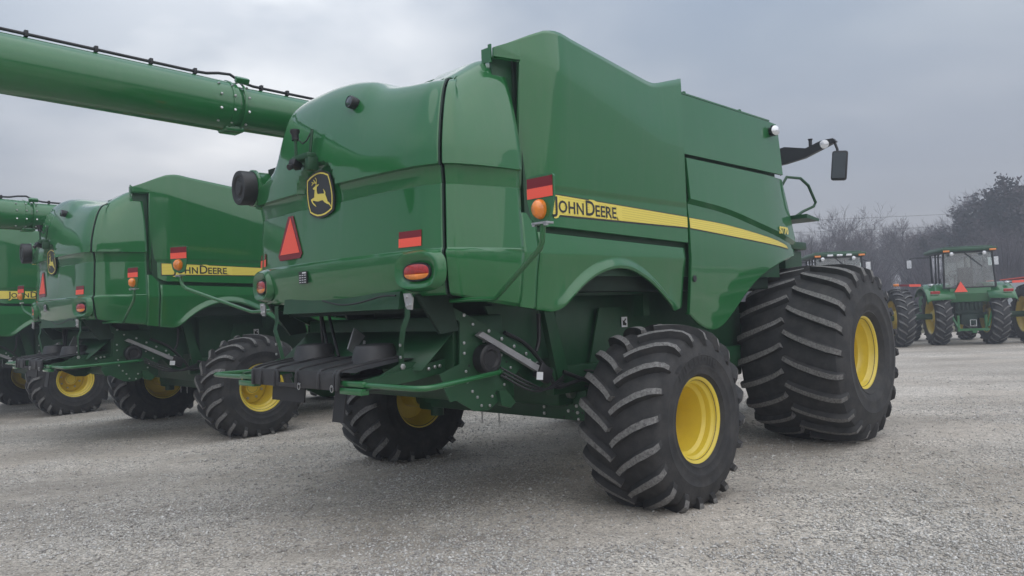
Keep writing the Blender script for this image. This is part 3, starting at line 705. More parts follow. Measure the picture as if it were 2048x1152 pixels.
dc = MB(); dc.box((rear_x(.31, 2.1)-.032, .31, 2.105), (.003, .135, .105)); DC = dc.build('service_decal', BLK, ROOT)
dl = MB()
for k in range(3):
    for j in range(4): dl.box((rear_x(.31, 2.1)-.0345, .355-.04*k, 2.125-.02*j), (.001, .026, .006))
dl.box((rear_x(.31, 2.1)-.0345, .29, 2.145), (.001, .06, .012)); dl.build('decal_print', WHITE, DC)

# -- tail lights in their rounded pods
def superell(a, b, n, p=2.6):
    o = []
    for i in range(n):
        t = 2*pi*i/n; c, s = cos(t), sin(t); o.append((a*abs(c)**(2/p)*(1 if c > 0 else -1), b*abs(s)**(2/p)*(1 if s > 0 else -1)))
    return o
for sgn in (-1, 1):
    y0, z0 = 1.165*sgn, 2.062; x0 = rear_x(y0, z0)-.03
    sl_ = .30*sgn  # the pod follows the hood's curve: x grows towards the outside
    def fp(a, b, d): return (x0-d+abs(0)+sl_*(-a)*-1.0*(-1) if False else x0-d+.22*max(0, (y0-a)*sgn-abs(y0))+.12*min(0, (y0-a)*sgn-abs(y0)), y0-a, z0+b)
    pod = MB(); rings = []
    for (ra, rb, d, oz) in ((.235, .155, -.03, .012), (.215, .140, .012, .010), (.200, .128, .028, .008), (.180, .110, .026, .004), (.150, .082, .004, 0), (.135, .072, -.004, 0)):
        rings.append([fp(a, b+oz, d) for a, b in superell(ra, rb, 40, 2.9)])
    nn = 40; vs = [p for r in rings for p in r]; fs = [(i*nn+j, i*nn+(j+1) % nn, (i+1)*nn+(j+1) % nn, (i+1)*nn+j) for i in range(5) for j in range(nn)]+[tuple(range(5*nn, 6*nn))]
    pod.add(vs, fs); P_ = pod.build('tail_light_pod', GREEN, ROOT, angle=50, recalc=True)
    bz = MB(); vs = [fp(a, b, .002) for a, b in superell(.132, .069, nn)]+[fp(a, b, .014) for a, b in superell(.128, .065, nn)]+[fp(a, b, .014) for a, b in superell(.118, .056, nn)]
    bz.add(vs, [(i*nn+j, i*nn+(j+1) % nn, (i+1)*nn+(j+1) % nn, (i+1)*nn+j) for i in range(2) for j in range(nn)]); bz.build('lamp_bezel', BLK, P_, recalc=True)
    for lo, hi, mt, nm in ((-1, -.25, AMB, 'amber_lens'), (-.25, 1, LRED, 'red_lens')):
        pts = [(a, max(lo*.056, min(hi*.056, b))) for a, b in superell(.118, .056, nn)]
        ln = MB(); c = fp(0, (max(lo, -1)+min(hi, 1))/2*.056, .026)
        ln.add([fp(a, b, .0135) for a, b in pts]+[fp(a*.72, lerp((lo+hi)/2*.056, b, .72), .024) for a, b in pts]+[c], [(j, (j+1) % nn, (j+1) % nn+nn, j+nn) for j in range(nn)]+[(j+nn, (j+1) % nn+nn, 2*nn) for j in range(nn)])
        ln.build(nm, mt, P_, angle=60, recalc=True)

# -- intake drum, camera bracket and work lamp on the hood
dr = MB(); c0 = Vector((-5.98, 1.33, 3.02)); ax = Vector((-1, .08, -.03))
dr.lathe([(-.25, .10), (-.2, .15), (0, .165), (.02, .178), (.045, .178), (.05, .165)], c0, ax, 32); dr.build('intake_flange', GREEN, ROOT)
dr = MB(); dr.lathe([(.045, .10), (.05, .160), (.165, .164), (.18, .157), (.18, .12), (.165, .10), (.165, .075), (.18, .06), (.18, .001)], c0, ax, 32); dr.build('intake_drum', BLK, ROOT)
cb = MB()
cb.tube([(-6.10, .10, 3.05), (-6.13, .10, 3.12), (-6.10, .10, 3.34)], .014, 8); cb.tube([(-6.10, .27, 3.05), (-6.16, .27, 3.12), (-6.16, .27, 3.30)], .014, 8)
cb.box((-6.15, .16, 3.105), (.10, .26, .055), ch=.02); cb.box((-6.14, .06, 3.04), (.10, .06, .12), ch=.015)
CB = cb.build('camera_bracket', DGREEN, ROOT)
q = MB(); q.lathe([(0, .03), (.05, .03), (.07, .042), (.09, .042), (.09, .001)], (-6.16, .27, 3.27), (0, .1, 1), 14); q.build('beacon_socket', BLK, CB)
q = MB(); q.box((-6.19, .235, 3.055), (.10, .07, .065), rot=(0, .35, .3), ch=.012); q.lathe([(0, .022), (.03, .026), (.03, .001)], (-6.235, .22, 3.03), (-1, -.2, -.4), 12); q.build('rear_camera', BLK, CB)
q = MB(); q.tube([(-6.10, .10, 3.34), (-6.13, .14, 3.25), (-6.14, .19, 3.23), (-6.15, .24, 3.27)], .006, 6); q.build('cable', BLK, CB)
wl = MB(); wc = Vector((-6.00, -.375, 3.475)); wl.lathe([(-.10, .03), (0, .05), (.04, .052), (.05, .047)], wc, (-1, 0, .15), 20); WL = wl.build('work_lamp', BLK, ROOT)
MB().lathe([(.045, .047), (.052, .03), (.054, .001)], wc, (-1, 0, .15), 20).build('lamp_lens', GLASS, WL)
# lamp on the tank side panel
wl = MB(); wc = Vector((-.95, -1.505, 3.735)); wl.lathe([(-.03, .055), (.03, .062), (.05, .058)], wc, (-.5, -1, 0), 20); wl.box((-.98, -1.515, 3.735), (.03, .03, .12)); WL = wl.build('work_lamp', BLK, PD)
MB().lathe([(.05, .058), (.062, .04), (.066, .001)], wc, (-.5, -1, 0), 20).build('lamp_lens', CLR, WL)

# -- hidden bodywork behind the panels
ib = MB(); ib.box((-3.25, 0, 2.62), (4.6, 2.72, 1.46), ch=.02); ib.box((-5.62, 0, 2.55), (.55, 2.5, 1.3)); ib.box((-3.1, 0, 3.5), (4.2, 2.8, .5))
ib.build('inner_body', INNER, ROOT)
for k in (-1, 1):
    pb = MB(); pb.box((-3.0, k*1.425, 2.90), (4.35, .03, 1.75)); pb.box((-5.24, k*1.36, 3.05), (.30, .03, 1.35), rot=(0, 0, k*.12)); pb.build('panel_backing', DGREEN, ROOT, smooth=False)

# -- chassis, straw hood interior, chopper
BOLT = MB().lathe([(0, .0125), (.009, .0125), (.010, .010), (.010, .0005)], (0, 0, 0), (0, -1, 0), 6).mesh('bolt', STEEL, 30)
HOLE = MB().lathe([(0, .011), (.002, .010), (.002, .0005)], (0, 0, 0), (0, -1, 0), 8).mesh('bolt_hole', BLK, 30)
lb = MB(); lb.box((-2.6, 0, 1.42), (3.4, 1.9, 1.1), ch=.03); lb.box((-4.55, 0, 1.62), (.9, 1.7, .62)); lb.build('separator_body', DGREEN, ROOT)
fs_ = MB()
for sy in (-1, 1):
    fs_.box((-2.2, sy*1.02, 1.12), (4.6, .10, .24), ch=.012)
    fs_.box((-3.25, sy*1.15, 1.93), (.10, .12, .55))
    fs_.box((-4.15, sy*1.2, 1.90), (1.9, .05, .07))
fs_.build('frame_rail', DGREEN, ROOT)
# chute sides and hoses seen in the rear wheel arch
ch = MB()
fy = lambda y: (lambda a, b, d: (a, -(y+d), b))
ch.prism([(-5.25, 1.80), (-4.70, 1.78), (-4.55, 1.12), (-4.72, 1.06), (-5.05, 1.42)], fy(1.0), 0, .03)
ch.prism([(-4.62, 1.80), (-4.50, 1.80), (-4.30, 1.15), (-4.45, 1.10)], fy(1.03), 0, .06)
ch.prism([(-3.75, 1.75), (-3.30, 1.75), (-3.30, 1.0), (-4.0, 1.0)], fy(1.0), 0, .02)
chm = ch.mirror(); ch.build('chute_side', DGREEN, ROOT); chm.build('chute_side', DGREEN, ROOT)
hs = MB()
for pts in ([(-5.1, -1.09, 1.58), (-4.85, -1.10, 1.46), (-4.62, -1.12, 1.22), (-4.52, -1.12, 1.08), (-4.3, -1.13, 1.10), (-4.05, -1.15, 1.14)], [(-4.68, -1.09, 1.72), (-4.70, -1.10, 1.5), (-4.74, -1.10, 1.40)], [(-4.4, -1.1, 1.2), (-4.2, -1.15, 1.12), (-4.0, -1.2, 1.05), (-3.8, -1.3, 1.0)]):
    hs.tube(catmull(pts, 5), .018, 8)
hs.build('hydraulic_hose', BLK, ROOT)
wd = MB(); wd.box((-3.38, -1.035, 1.60), (.09, .004, .10)); WD = wd.build('warning_decal', WHITE, ROOT)
wp = MB(); wp.prism([(-.03, -.03), (.025, -.035), (.03, -.015), (.0, .0), (.028, .03), (.01, .035), (-.01, .01), (-.03, .02)], lambda a, b, d: (-3.38+a, -(1.0375+d), 1.60+b), 0, .001); wp.build('decal_print', BLK, WD)

# side plate of the chopper with bolts, belt pulley and grey guard bar
def side_plate(sgn):
    poly = [(-5.60, 1.72), (-5.38, 1.60), (-5.05, 1.42), (-4.90, 1.30), (-4.98, 1.26), (-5.24, 1.02), (-5.33, .975), (-5.48, .985), (-5.60, 1.05), (-5.74, 1.13), (-5.82, 1.30), (-5.62, 1.36)]
    m = MB(); m.prism(poly, lambda a, b, d: (a, -(1.10+d), b), 0, .012)
    m.prism([(-5.80, 1.20), (-5.70, 1.21), (-5.66, 1.16), (-5.68, 1.09), (-5.74, 1.085)], lambda a, b, d: (a, -(1.112+d), b), 0, .018)
    m.prism([(-5.24, 1.12), (-5.16, 1.12), (-5.06, 1.01), (-5.12, .97), (-5.22, 1.0)], lambda a, b, d: (a, -(1.10+d), b), .0, .05)
    if sgn > 0: m = m.mirror()
    P_ = m.build('chopper_side_plate', DGREEN, ROOT, smooth=False)
    if sgn < 0:
        for (x, z) in ((-5.57, 1.52), (-5.57, 1.44), (-5.56, 1.30), (-5.55, 1.22), (-5.50, 1.14), (-5.45, 1.09), (-5.41, 1.02), (-5.32, 1.01), (-5.15, 1.16), (-5.13, 1.22), (-5.07, 1.29), (-5.02, 1.38), (-5.17, 1.40), (-5.29, 1.08), (-5.47, 1.66), (-5.40, 1.57), (-5.36, 1.52)):
            inst('bolt', BOLT, P_, (x, -1.112, z))
        for (x, z) in ((-5.52, 1.34), (-5.28, 1.24), (-5.24, 1.10), (-5.20, 1.07), (-5.11, 1.34)): inst('bolt_hole', HOLE, P_, (x, -1.1125, z))
    k = -1 if sgn < 0 else 1
    pl = MB().lathe([(0, .115), (.09, .115), (.10, .10), (.10, .075), (.085, .06), (.085, .001)], (-5.37, 1.112*k, 1.385), (0, k, 0), 28); pl.build('belt_pulley', BLK, ROOT)
    g_ = MB(); g_.prism([(-5.48, 1.575), (-5.43, 1.60), (-4.77, 1.275), (-4.77, 1.215)], lambda a, b, d: (a, k*(1.14+d), b), 0, .045); g_.build('guard_bar', GBAR, ROOT)
    # bolted diagonal beam above the guard
    bm_ = MB(); bm_.prism([(-5.95, 1.86), (-5.90, 1.90), (-5.35, 1.66), (-4.85, 1.42), (-4.68, 1.28), (-4.72, 1.20), (-4.85, 1.30), (-5.40, 1.585)], lambda a, b, d: (a, k*(1.06+d), b), 0, .05); B_ = bm_.build('diagonal_beam', DGREEN, ROOT, smooth=False)
    if sgn < 0:
        for (x, z) in ((-5.56, 1.735), (-5.30, 1.60), (-5.16, 1.53), (-5.02, 1.46), (-4.88, 1.39), (-4.84, 1.33), (-4.75, 1.30)): inst('bolt', BOLT, B_, (x, -1.111, z), None, (1.25, 1, 1.25))
side_plate(-1); side_plate(1)
mt_ = MB(); mt_.box((-4.83, -1.215, 1.205), (.075, .005, .065), rot=(0, .12, 0)); MT = mt_.build('actuator_label', WHITE, ROOT)
mt_ = MB(); mt_.box((-4.74, -1.17, 1.22), (.16, .07, .13), rot=(0, .5, 0), ch=.01); mt_.build('actuator', BLK, ROOT)
# chopper drum housing and discharge hood
cz = MB(); cz.box((-5.35, 0, 1.52), (.55, 2.1, .42), ch=.02); cz.box((-5.15, 0, 1.25), (.35, 2.12, .45), ch=.02); cz.build('chopper_housing', DGREEN, ROOT)
ds = MB(); ds.add([(-5.62, -1.06, 1.62), (-5.62, 1.06, 1.62), (-5.95, 1.06, 1.34), (-5.95, -1.06, 1.34)], [(0, 1, 2, 3)]); ds.build('discharge_plate', DGREEN, ROOT, solid=.01)
dk = MB(); dk.prism([(-6.02, 1.90), (-5.70, 1.90), (-5.62, 1.62), (-5.80, 1.60)], lambda a, b, d: (a, d, b), -1.12, -1.09); dk.prism([(-6.02, 1.90), (-5.70, 1.90), (-5.62, 1.62), (-5.80, 1.60)], lambda a, b, d: (a, d, b), 1.09, 1.12)
dk.box((-5.80, 0, 1.83), (.03, 2.2, .12)); dk.build('straw_hood', INNER, ROOT)
lp = MB(); lp.prism([(-6.06, 1.80), (-6.04, 1.93), (-5.6, 1.93), (-5.55, 1.80)], lambda a, b, d: (a, d, b), -.95, .75); lp.build('hood_lower_panel', DGREEN, ROOT)
wr = MB(); wr.tube(catmull([(-6.10, .02, 1.895), (-6.11, -.25, 1.855), (-6.11, -.5, 1.86), (-6.10, -.8, 1.90), (-6.08, -.95, 1.90)], 6), .008, 6); wr.build('wiring', BLK, ROOT)

# tailboard: black ribbed plastic deck with two cones
tb = MB(); Y0 = .665
sec = [(-5.35, 1.455), (-5.70, 1.435), (-6.05, 1.40), (-6.34, 1.365), (-6.395, 1.350), (-6.415, 1.32), (-6.42, 1.215)]
# rear apron has an opening left of the middle: build it from pieces round the opening
tb.grid([[(x, y, z) for x, z in sec[:5]] for y in (-Y0-.20, -Y0, -.4, 0, .4, Y0)], flip=True)
def apron(y0, y1, z0=1.215, z1=1.352): tb.box((-6.405, (y0+y1)/2, (z0+z1)/2), (.02, y1-y0, z1-z0), ch=.004)
apron(-Y0, -.045); apron(.215, Y0); apron(-.045, .215, 1.335, 1.352); apron(-.045, .215, 1.215, 1.248)
TB = tb.build('tailboard', PLAS, ROOT, angle=30, solid=0)
for y in (-.655, -.615, -.40, -.08, .275, .50, .64):
    r = MB(); pts = [(x-.003, y, z+.006) for x, z in sec]; 
    for (a, b) in zip(pts, pts[1:]):
        A, B = Vector(a), Vector(b); c = (A+B)/2; d = B-A; r.box(c, (d.length+.012, .028, .020), rot=(0, -atan2(d.z, d.x), 0), ch=.008)
    r.build('tailboard_rib', PLAS, TB, angle=40)
for y in (.45, -.45):
    cn = MB(); cn.lathe([(0, .20), (.03, .185), (.125, .160), (.14, .150), (.145, .13), (.145, .001)], (-5.93, y, 1.385), (-.03, 0, 1), 32); cn.build('tailboard_cone', PLAS, TB, angle=35)
for y in (-.13, -.60):
    q = MB(); C = Vector((-6.425, y, 1.23)); q.tube([C+Vector((-.006, .020*sin(t*pi/8), .026*cos(t*pi/8))) for t in range(17)], .003, 6, caps=False); q.tube([C+Vector((.02, 0, .02)), C+Vector((-.015, -.005, .015))], .005, 6); q.build('lynch_pin', STEEL, TB)
for c_, d_, r_ in (((-6.30, -.50, 1.10), (.012, .15, .28), (0, .15, 0)), ((-6.30, .26, 1.155), (.012, .52, .15), (0, .10, 0))):
    MB().box(c_, d_, rot=r_).build('rubber_flap', BLK, ROOT)
# spreader discs on the deck's underside
sd_ = MB()
for y in (-.42, .30): sd_.lathe([(0, .001), (0, .24), (.10, .24), (.12, .1), (.16, .08), (.16, .001)], (-5.95, y, 1.18), (0, 0, 1), 24)
sd_.build('spreader_disc', BLK, ROOT)
for k in (-1, 1):
    rl = MB()
    pts = [(-6.35, k*.60, 1.262), (-6.36, k*1.40, 1.262), (-6.355, k*1.50, 1.262), (-6.32, k*1.56, 1.263), (-6.25, k*1.56, 1.264), (-5.75, k*1.39, 1.27), (-5.34, k*1.245, 1.276), (-5.275, k*1.21, 1.278), (-5.255, k*1.15, 1.28), (-5.25, k*.95, 1.285)]
    rl.tube(pts, .021, 10); RL = rl.build('guard_rail', GREEN, ROOT, angle=60)
    cl_ = MB(); cl_.box((-6.355, k*.81, 1.268), (.075, .26, .042), ch=.008); cl_.box((-6.37, k*.80, 1.215), (.07, .28, .048), ch=.006); cl_.build('rail_clamp', GREEN, RL)
    # long side arm under the deck to the chopper
    ar = MB(); ar.prism([(-6.36, 1.225), (-6.36, 1.30), (-6.10, 1.335), (-5.62, 1.40), (-5.48, 1.40), (-5.60, 1.30), (-5.95, 1.255)], lambda a, b, d: (a, k*(.90+d), b), 0, .05)
    ar.prism([(-6.22, 1.32), (-6.02, 1.40), (-5.88, 1.395), (-5.80, 1.35)], lambda a, b, d: (a, k*(.90+d), b), .01, .02)
    AR = ar.build('tailboard_arm', DGREEN, ROOT, smooth=False)
    if k < 0:
        for x, z in ((-5.80, 1.335), (-5.74, 1.345), (-5.69, 1.35), (-5.60, 1.355)): inst('bolt', BOLT, AR, (x, -.952, z), None, (1.2, 1.6, 1.2))
        inst('bolt', BOLT, AR, (-6.02, -.921, 1.368), None, (1.9, 1.3, 1.9))
    # bent hanger from the hood down to the deck
    sx = -6.0
    st = MB(); path = [(sx-.0, k*.98, 1.88), (sx, k*.975, 1.74), (sx-.03, k*.96, 1.66), (sx-.02, k*.92, 1.55), (sx, k*.88, 1.38)]
    st.tube(path, .034, 4, flat=.45); ST = st.build('hanger_strut', DGREEN, ROOT, angle=30)
    bp_ = MB(); bp_.prism([(-.045, .055), (.035, .055), (.06, .02), (.045, -.065), (-.01, -.06), (-.035, .0)], lambda a, b, d: (sx-.07-d, k*1.09-a, 1.855+b), 0, .012); bp_.build('hanger_plate', STEEL, ST, smooth=False)
    for a, b in ((-.01, .03), (.025, -.03), (-.005, -.035)): inst('bolt', BOLT, ST, (sx-.082, k*1.09-a, 1.855+b), (0, 0, -pi/2))
    for z in (1.53, 1.44): inst('bolt', BOLT, ST, (sx-.035, k*.93, z), (0, 0, -pi/2))
# gas struts and inner bars seen above the deck
gs = MB()
for a, b in (((-5.75, .62, 1.80), (-5.85, .35, 1.42)), ((-5.75, .50, 1.80), (-5.9, .12, 1.42)), ((-5.8, .55, 1.8), (-5.8, .52, 1.45))): gs.tube([a, b], .014, 8)
gs.build('gas_strut', BLK, ROOT)
dv = MB(); dv.box((-5.72, .05, 1.50), (.30, .012, .20), rot=(0, .5, .3)); dv.box((-5.74, -.02, 1.47), (.01, .03, .16), rot=(.2, 0, 0)); dv.build('deflector_vane', GBAR, ROOT)

# -- rear axle and wheels
GZ = .07
XR, YR, ZR, RR, WR, RIMR = -3.86, 1.775, .780, .805, .76, .335
XF, YF, ZF, RF, WF, RIMF = -.24, 1.63, 1.105, 1.055, 1.24, .400
axb = MB(); axb.box((-4.0, 0, .865), (.22, 2.22, .285), ch=.015); axb.box((-4.0, 0, .865), (.15, 2.5, .20), ch=.01)
axb.box((-3.85, 0, .95), (.3, .6, .45), ch=.02)
AX = axb.build('rear_axle', DGREEN, ROOT)
for s in (-1, 1):
    kn = MB(); kn.cyl((-3.90, s*1.25, .60), (-3.90, s*1.25, .98), .075); kn.box((-3.88, s*1.36, .77), (.2, .26, .22), ch=.03); kn.cyl((-3.86, s*1.35, ZR), (-3.86, s*1.80, ZR), .09); kn.build('steering_knuckle', DGREEN, ROOT)
for (y, z) in ((-.60, .83), (-.60, .77), (-.90, .81), (-1.01, .80), (-1.02, .74), (-1.0, .86)): inst('bolt', BOLT, AX, (-4.112, y, z), (0, 0, -pi/2), (1.3, 1.3, 1.3))
for (y, z) in ((-.84, .87), (-.88, .86), (-.97, .87), (-1.05, .86), (-.84, .75), (-.95, .81), (-.93, .75), (-.57, .88), (-1.06, .80)): inst('bolt_hole', HOLE, AX, (-4.1125, y, z), (0, 0, -pi/2))
cn_ = MB()
for y in (.30, .05):
    for i in range(4): cn_.tube([Vector((-4.09, y, .725-.03*i))+Vector((.0 if i % 2 else .008*cos(t*pi/4), .008*cos(t*pi/4) if i % 2 else 0, .02*sin(t*pi/4))) for t in range(9)], .0035, 5, caps=False)
cn_.build('hitch_chain', STEEL, ROOT)
def wheel_set():
    rt = {-1: tyre_mesh('steer_tyre', RR, WR, RIMR, 20, 1, .056, ZR-GZ, .33, flat_bulge=.035, mir=True, lw_=.064, seed=3), 1: tyre_mesh('steer_tyre', RR, WR, RIMR, 20, 1, .056, ZR-GZ, .33, flat_bulge=.035, lw_=.064, seed=4)}
    ft_ = {-1: tyre_mesh('drive_tyre', RF, WF, RIMF, 22, -1, .062, ZF-GZ, .25, mir=True, flat_bulge=.03, lw_=.072, seed=5), 1: tyre_mesh('drive_tyre', RF, WF, RIMF, 22, -1, .062, ZF-GZ, .25, flat_bulge=.03, lw_=.072, seed=6)}
    for s in (-1, 1):
        m = s < 0
        rr = rim_mesh('steer_rim', WR, RIMR, .40, m); rd = disc_mesh('steer_disc', WR, RIMR, .40, m)
        fr = rim_mesh('drive_rim', WF, RIMF, .62, m); fdm = disc_mesh('drive_disc', WF, RIMF, .62, m)
        w = add_wheel(ROOT, (XR, s*(YR if s < 0 else YR+.13), ZR), rt[s], rr, rd, s, WR, RIMR, .40, 8, .3); w['label'] = 'yellow deep-dish rear wheel with lugged tyre'
        if m:
            # raised maker's name on the sidewall
            vs, fs = text2d('Firestone', .15, .006, 1.0, 1.15); wid = max(v[0] for v in vs); t = MB()
            r0 = .475
            t.add([((r0+v[1])*sin((v[0]-wid*.5)/(r0+.05)-.12), -(WR*.497+.004-.20*max(0, r0+v[1]-.56)), (r0+v[1])*cos((v[0]-wid*.5)/(r0+.05)-.12)) for v in vs], fs)
            q = t.build('tyre_lettering', BLK, w, smooth=False); q.rotation_euler = (0, -.3, 0)
        w = add_wheel(ROOT, (XF, s*YF, ZF), ft_[s], fr, fdm, s, WF, RIMF, .62, 10, .1); w['label'] = 'large yellow front wheel with wide flotation tyre'
wheel_set()
tr_ = MB(); tr_.tube([(-3.62, -1.25, .80), (-3.62, 1.25, .80)], .028, 8); tr_.tube([(-4.16, -1.0, .98), (-4.16, -.25, .98)], .045, 12); tr_.build('steering_cylinder', STEEL, ROOT)
hz2 = MB()
for q_ in range(4): hz2.tube(catmull([(-4.12, -.2-.05*q_, 1.03), (-4.2, -.5-.04*q_, 1.10+.02*q_), (-4.15, -.9, 1.08+.03*q_), (-4.0, -1.15, 1.02+.05*q_), (-3.8, -1.3, 1.0)], 5), .011, 6)
for q_ in range(3): hz2.tube(catmull([(-5.2, -1.13, 1.30-.03*q_), (-4.95, -1.2, 1.16-.03*q_), (-4.7, -1.16, 1.08), (-4.4, -1.1, 1.10+.03*q_)], 5), .010, 6)
hz2.build('hose_bundle', BLK, ROOT)
fa = MB(); fa.cyl((XF, -1.4, ZF), (XF, 1.4, ZF), .16); fa.box((XF, 0, 1.25), (.7, 1.7, .7), ch=.05); fa.build('front_axle', DGREEN, ROOT)

# -- marker arms with reflector plate and amber lamp (own origin at the hinge)
for k in (-1, 1):
    hx, hy, hz_ = -5.78, k*1.22, 1.845
    L3 = [(0, 0, 0), (-.02, k*.22, .002), (-.06, k*.53, -.004), (-.075, k*.565, .004), (-.41, k*1.29, .27), (-.43, k*1.33, .31), (-.44, k*1.345, .36), (-.44, k*1.35, .42)]
    am = MB(); am.tube(L3, .017, 10); A = am.build('marker_arm', GREEN, ROOT, angle=60, loc=(hx, hy, hz_))
    ph = radians(28) if k > 0 else 0.0
    def fm(a, b, d): return (-.455-d*cos(ph)+a*sin(ph), k*1.35-a*cos(ph)-d*sin(ph), .555+b+(.03 if k > 0 else 0))
    pl = MB(); pl.prism([(-.055, -.14), (.055, -.14), (.08, -.10), (.106, .0), (.108, .12), (.10, .132), (.06, .14), (-.06, .14), (-.10, .132), (-.108, .12), (-.106, .0), (-.08, -.10)], fm, -.014, 0); pl.build('marker_plate', GREEN, A, smooth=False)
    r = MB(); r.prism([(-.10, .005), (.10, .005), (.10, .125), (-.10, .125)], fm, .0, .003); r.build('marker_reflector', DRED, A, smooth=False)
    r = MB(); r.prism([(-.10, .005), (.10, .005), (.10, .066), (-.10, .066)], fm, .003, .0045); r.build('reflector_strip', RED, A, smooth=False)
    lc = fm(0, -.062, 0)
    am = MB(); am.lathe([(0, .052), (.02, .050), (.04, .042), (.055, .028), (.060, .001)], lc, (-cos(ph), -sin(ph), 0), 24)
    for i, p in enumerate(am.v): am.v[i] = (p[0], p[1]*.88+lc[1]*.12, lc[2]+(p[2]-lc[2])*1.15)
    am.build('amber_lens', AMB, A, angle=50)
    nb_ = MB(); nb_.box((-.445, k*1.35, .412), (.06, .12, .012)); nb_.box((-.465, k*1.35-.045, .402), (.02, .02, .014)); nb_.box((-.465, k*1.35+.045, .402), (.02, .02, .014)); nb_.build('lamp_mount', STEEL, A)

# -- unloading auger folded back along the left side
au = MB(); ax0, ax1 = Vector((-9.7, 1.97, 4.055)), Vector((-5.92, 1.97, 3.955)); ax2 = Vector((-1.6, 1.93, 3.90))
au.lathe([(0, .255), ((ax1-ax0).length, .255)], ax0, ax1-ax0, 40); au.lathe([(0, .225), ((ax2-ax1).length, .225)], ax1, ax2-ax1, 40)
AU = au.build('unloading_auger', GREEN, ROOT, angle=40)
fl_ = MB()
for q0 in (-5.98, -5.86): fl_.lathe([(-.012, .255), (-.012, .264), (.012, .264), (.012, .255)], Vector((q0, 1.97, 3.956)), ax1-ax0, 40)
fl_.box((-5.92, 1.95, 3.715), (.20, .20, .06), ch=.02); fl_.box((-5.86, 1.80, 4.205), (.14, .06, .06), rot=(.6, 0, 0), ch=.01); fl_.build('auger_joint', GREEN, AU, angle=40)
for qx in (-6.12, -5.98, -5.83):
    for a in (-.9, -.35, .2, .7):
        y = 1.97-.262*cos(a); z = 3.957+.262*sin(a); inst('bolt', BOLT, AU, (qx, y, z), (a, 0, 0), (1.1, 1.4, 1.1))
hp = []
for i in range(60):
    t = i/59; x = lerp(-9.6, -2.4, t); zc_ = 4.055-(x+9.7)*.02645 if x < -5.92 else 3.955-(x+5.92)*.0127; r = .255 if x < -5.9 else .225
    lift = .05*exp(-((x+5.97)/.16)**2)
    hp.append((x, 1.90, zc_+r+.018+lift))
h_ = MB().tube(hp, .015, 8); H_ = h_.build('auger_hose', BLK, AU, angle=60)
for x in (-9.2, -8.5, -7.75, -7.2, -6.72, -6.3, -5.6, -5.3):
    zc_ = 4.055-(x+9.7)*.02645 if x < -5.92 else 3.955-(x+5.92)*.0127; r = .255 if x < -5.9 else .225
    q = MB(); q.box((x, 1.90, zc_+r+.02), (.03, .05, .055), ch=.004); q.build('hose_clip', BLK, AU)
spt = MB(); spt.lathe([(0, .255), (.1, .27), (.45, .24), (.55, .20)], ax0, (-1, 0, -.75), 28); spt.build('auger_spout', BLK, AU)
el_ = MB(); el_.tube([(-1.6, 1.93, 3.90), (-1.35, 1.90, 3.85), (-1.25, 1.78, 3.6), (-1.25, 1.62, 3.1), (-1.25, 1.5, 2.4)], .23, 20); el_.build('auger_elbow', GREEN, ROOT, angle=60)

# -- cab, mirror, handrail, ladder platform
cabm = MB(); cabm.prism([(-.45, 2.05), (-.45, 3.62), (.75, 3.62), (.95, 2.9), (.75, 2.05)], lambda a, b, d: (a, d, b), -.62, .62); CA = cabm.build('cab', GLASS, ROOT, smooth=False)
rf = MB(); rf.box((.2, 0, 3.72), (1.5, 1.35, .2), ch=.08); rf.build('cab_roof', GREEN, CA)
cp = MB()
for s in (-1, 1):
    for a, b in (((-.43, 2.05), (-.43, 3.62)), ((.75, 3.62), (.95, 2.9)), ((.95, 2.9), (.75, 2.05))): cp.tube([(a[0], s*.62, a[1]), (b[0], s*.62, b[1])], .04, 6)
cp.build('cab_post', BLK, CA)
fd_ = MB(); fd_.prism([(.2, 1.0), (.2, 1.75), (2.6, 1.15), (2.6, .55)], lambda a, b, d: (a, d, b), -.6, .6); fd_.build('feeder_house', DGREEN, ROOT, smooth=False)
fb = MB(); fb.box((.1, 0, 1.95), (1.0, 2.2, .12), ch=.02); fb.box((-.25, -1.28, 2.42), (.5, .30, .10), ch=.02); fb.box((-.25, -1.25, 2.25), (.46, .22, .22)); fb.build('cab_platform', DGREEN, ROOT)
ma = MB(); ma.prism([(-.45, 3.84), (-.80, 3.90), (-1.10, 3.83), (-1.33, 3.90), (-1.48, 3.90), (-1.52, 3.85), (-1.32, 3.78), (-1.08, 3.70), (-.80, 3.66), (-.45, 3.64)], lambda a, b, d: (.90+d, a, b), -.035, .035); ma.box((.9, -1.16, 3.90), (.05, .03, .10)); ma.lathe([(0, .02), (.03, .035), (.03, .001)], (.9, -1.16, 3.92), (0, 0, 1), 10); ma.tube([(.9, -1.48, 3.87), (.9, -1.52, 3.75), (.9, -1.52, 3.66)], .018, 8)
MA = ma.build('mirror_arm', BLK, ROOT, smooth=False)
mr_ = MB(); mr_.box((.88, -1.545, 3.52), (.07, .20, .40), rot=(.10, 0, .25), ch=.05); mr_.build('mirror', BLK, MA)
mg = MB(); mg.box((.842, -1.555, 3.52), (.006, .16, .34), rot=(.10, 0, .25)); mg.build('mirror_glass', GLASS, MA)
lm_ = MB(); lm_.lathe([(-.04, .05), (.03, .062), (.05, .056), (.056, .001)], (.86, -1.36, 3.835), (-.8, -.5, -.1), 20); lm_.build('mirror_lamp', CLR, MA)
hr = MB(); hr.tube([(-.60, -1.42, 3.14), (-.55, -1.46, 3.24), (-.30, -1.52, 3.24), (-.15, -1.55, 3.16), (.02, -1.56, 2.96), (.0, -1.54, 2.91), (-.22, -1.50, 2.84), (-.30, -1.44, 2.78)], .018, 8); hr.build('hand_rail', DGREEN, ROOT, angle=60)
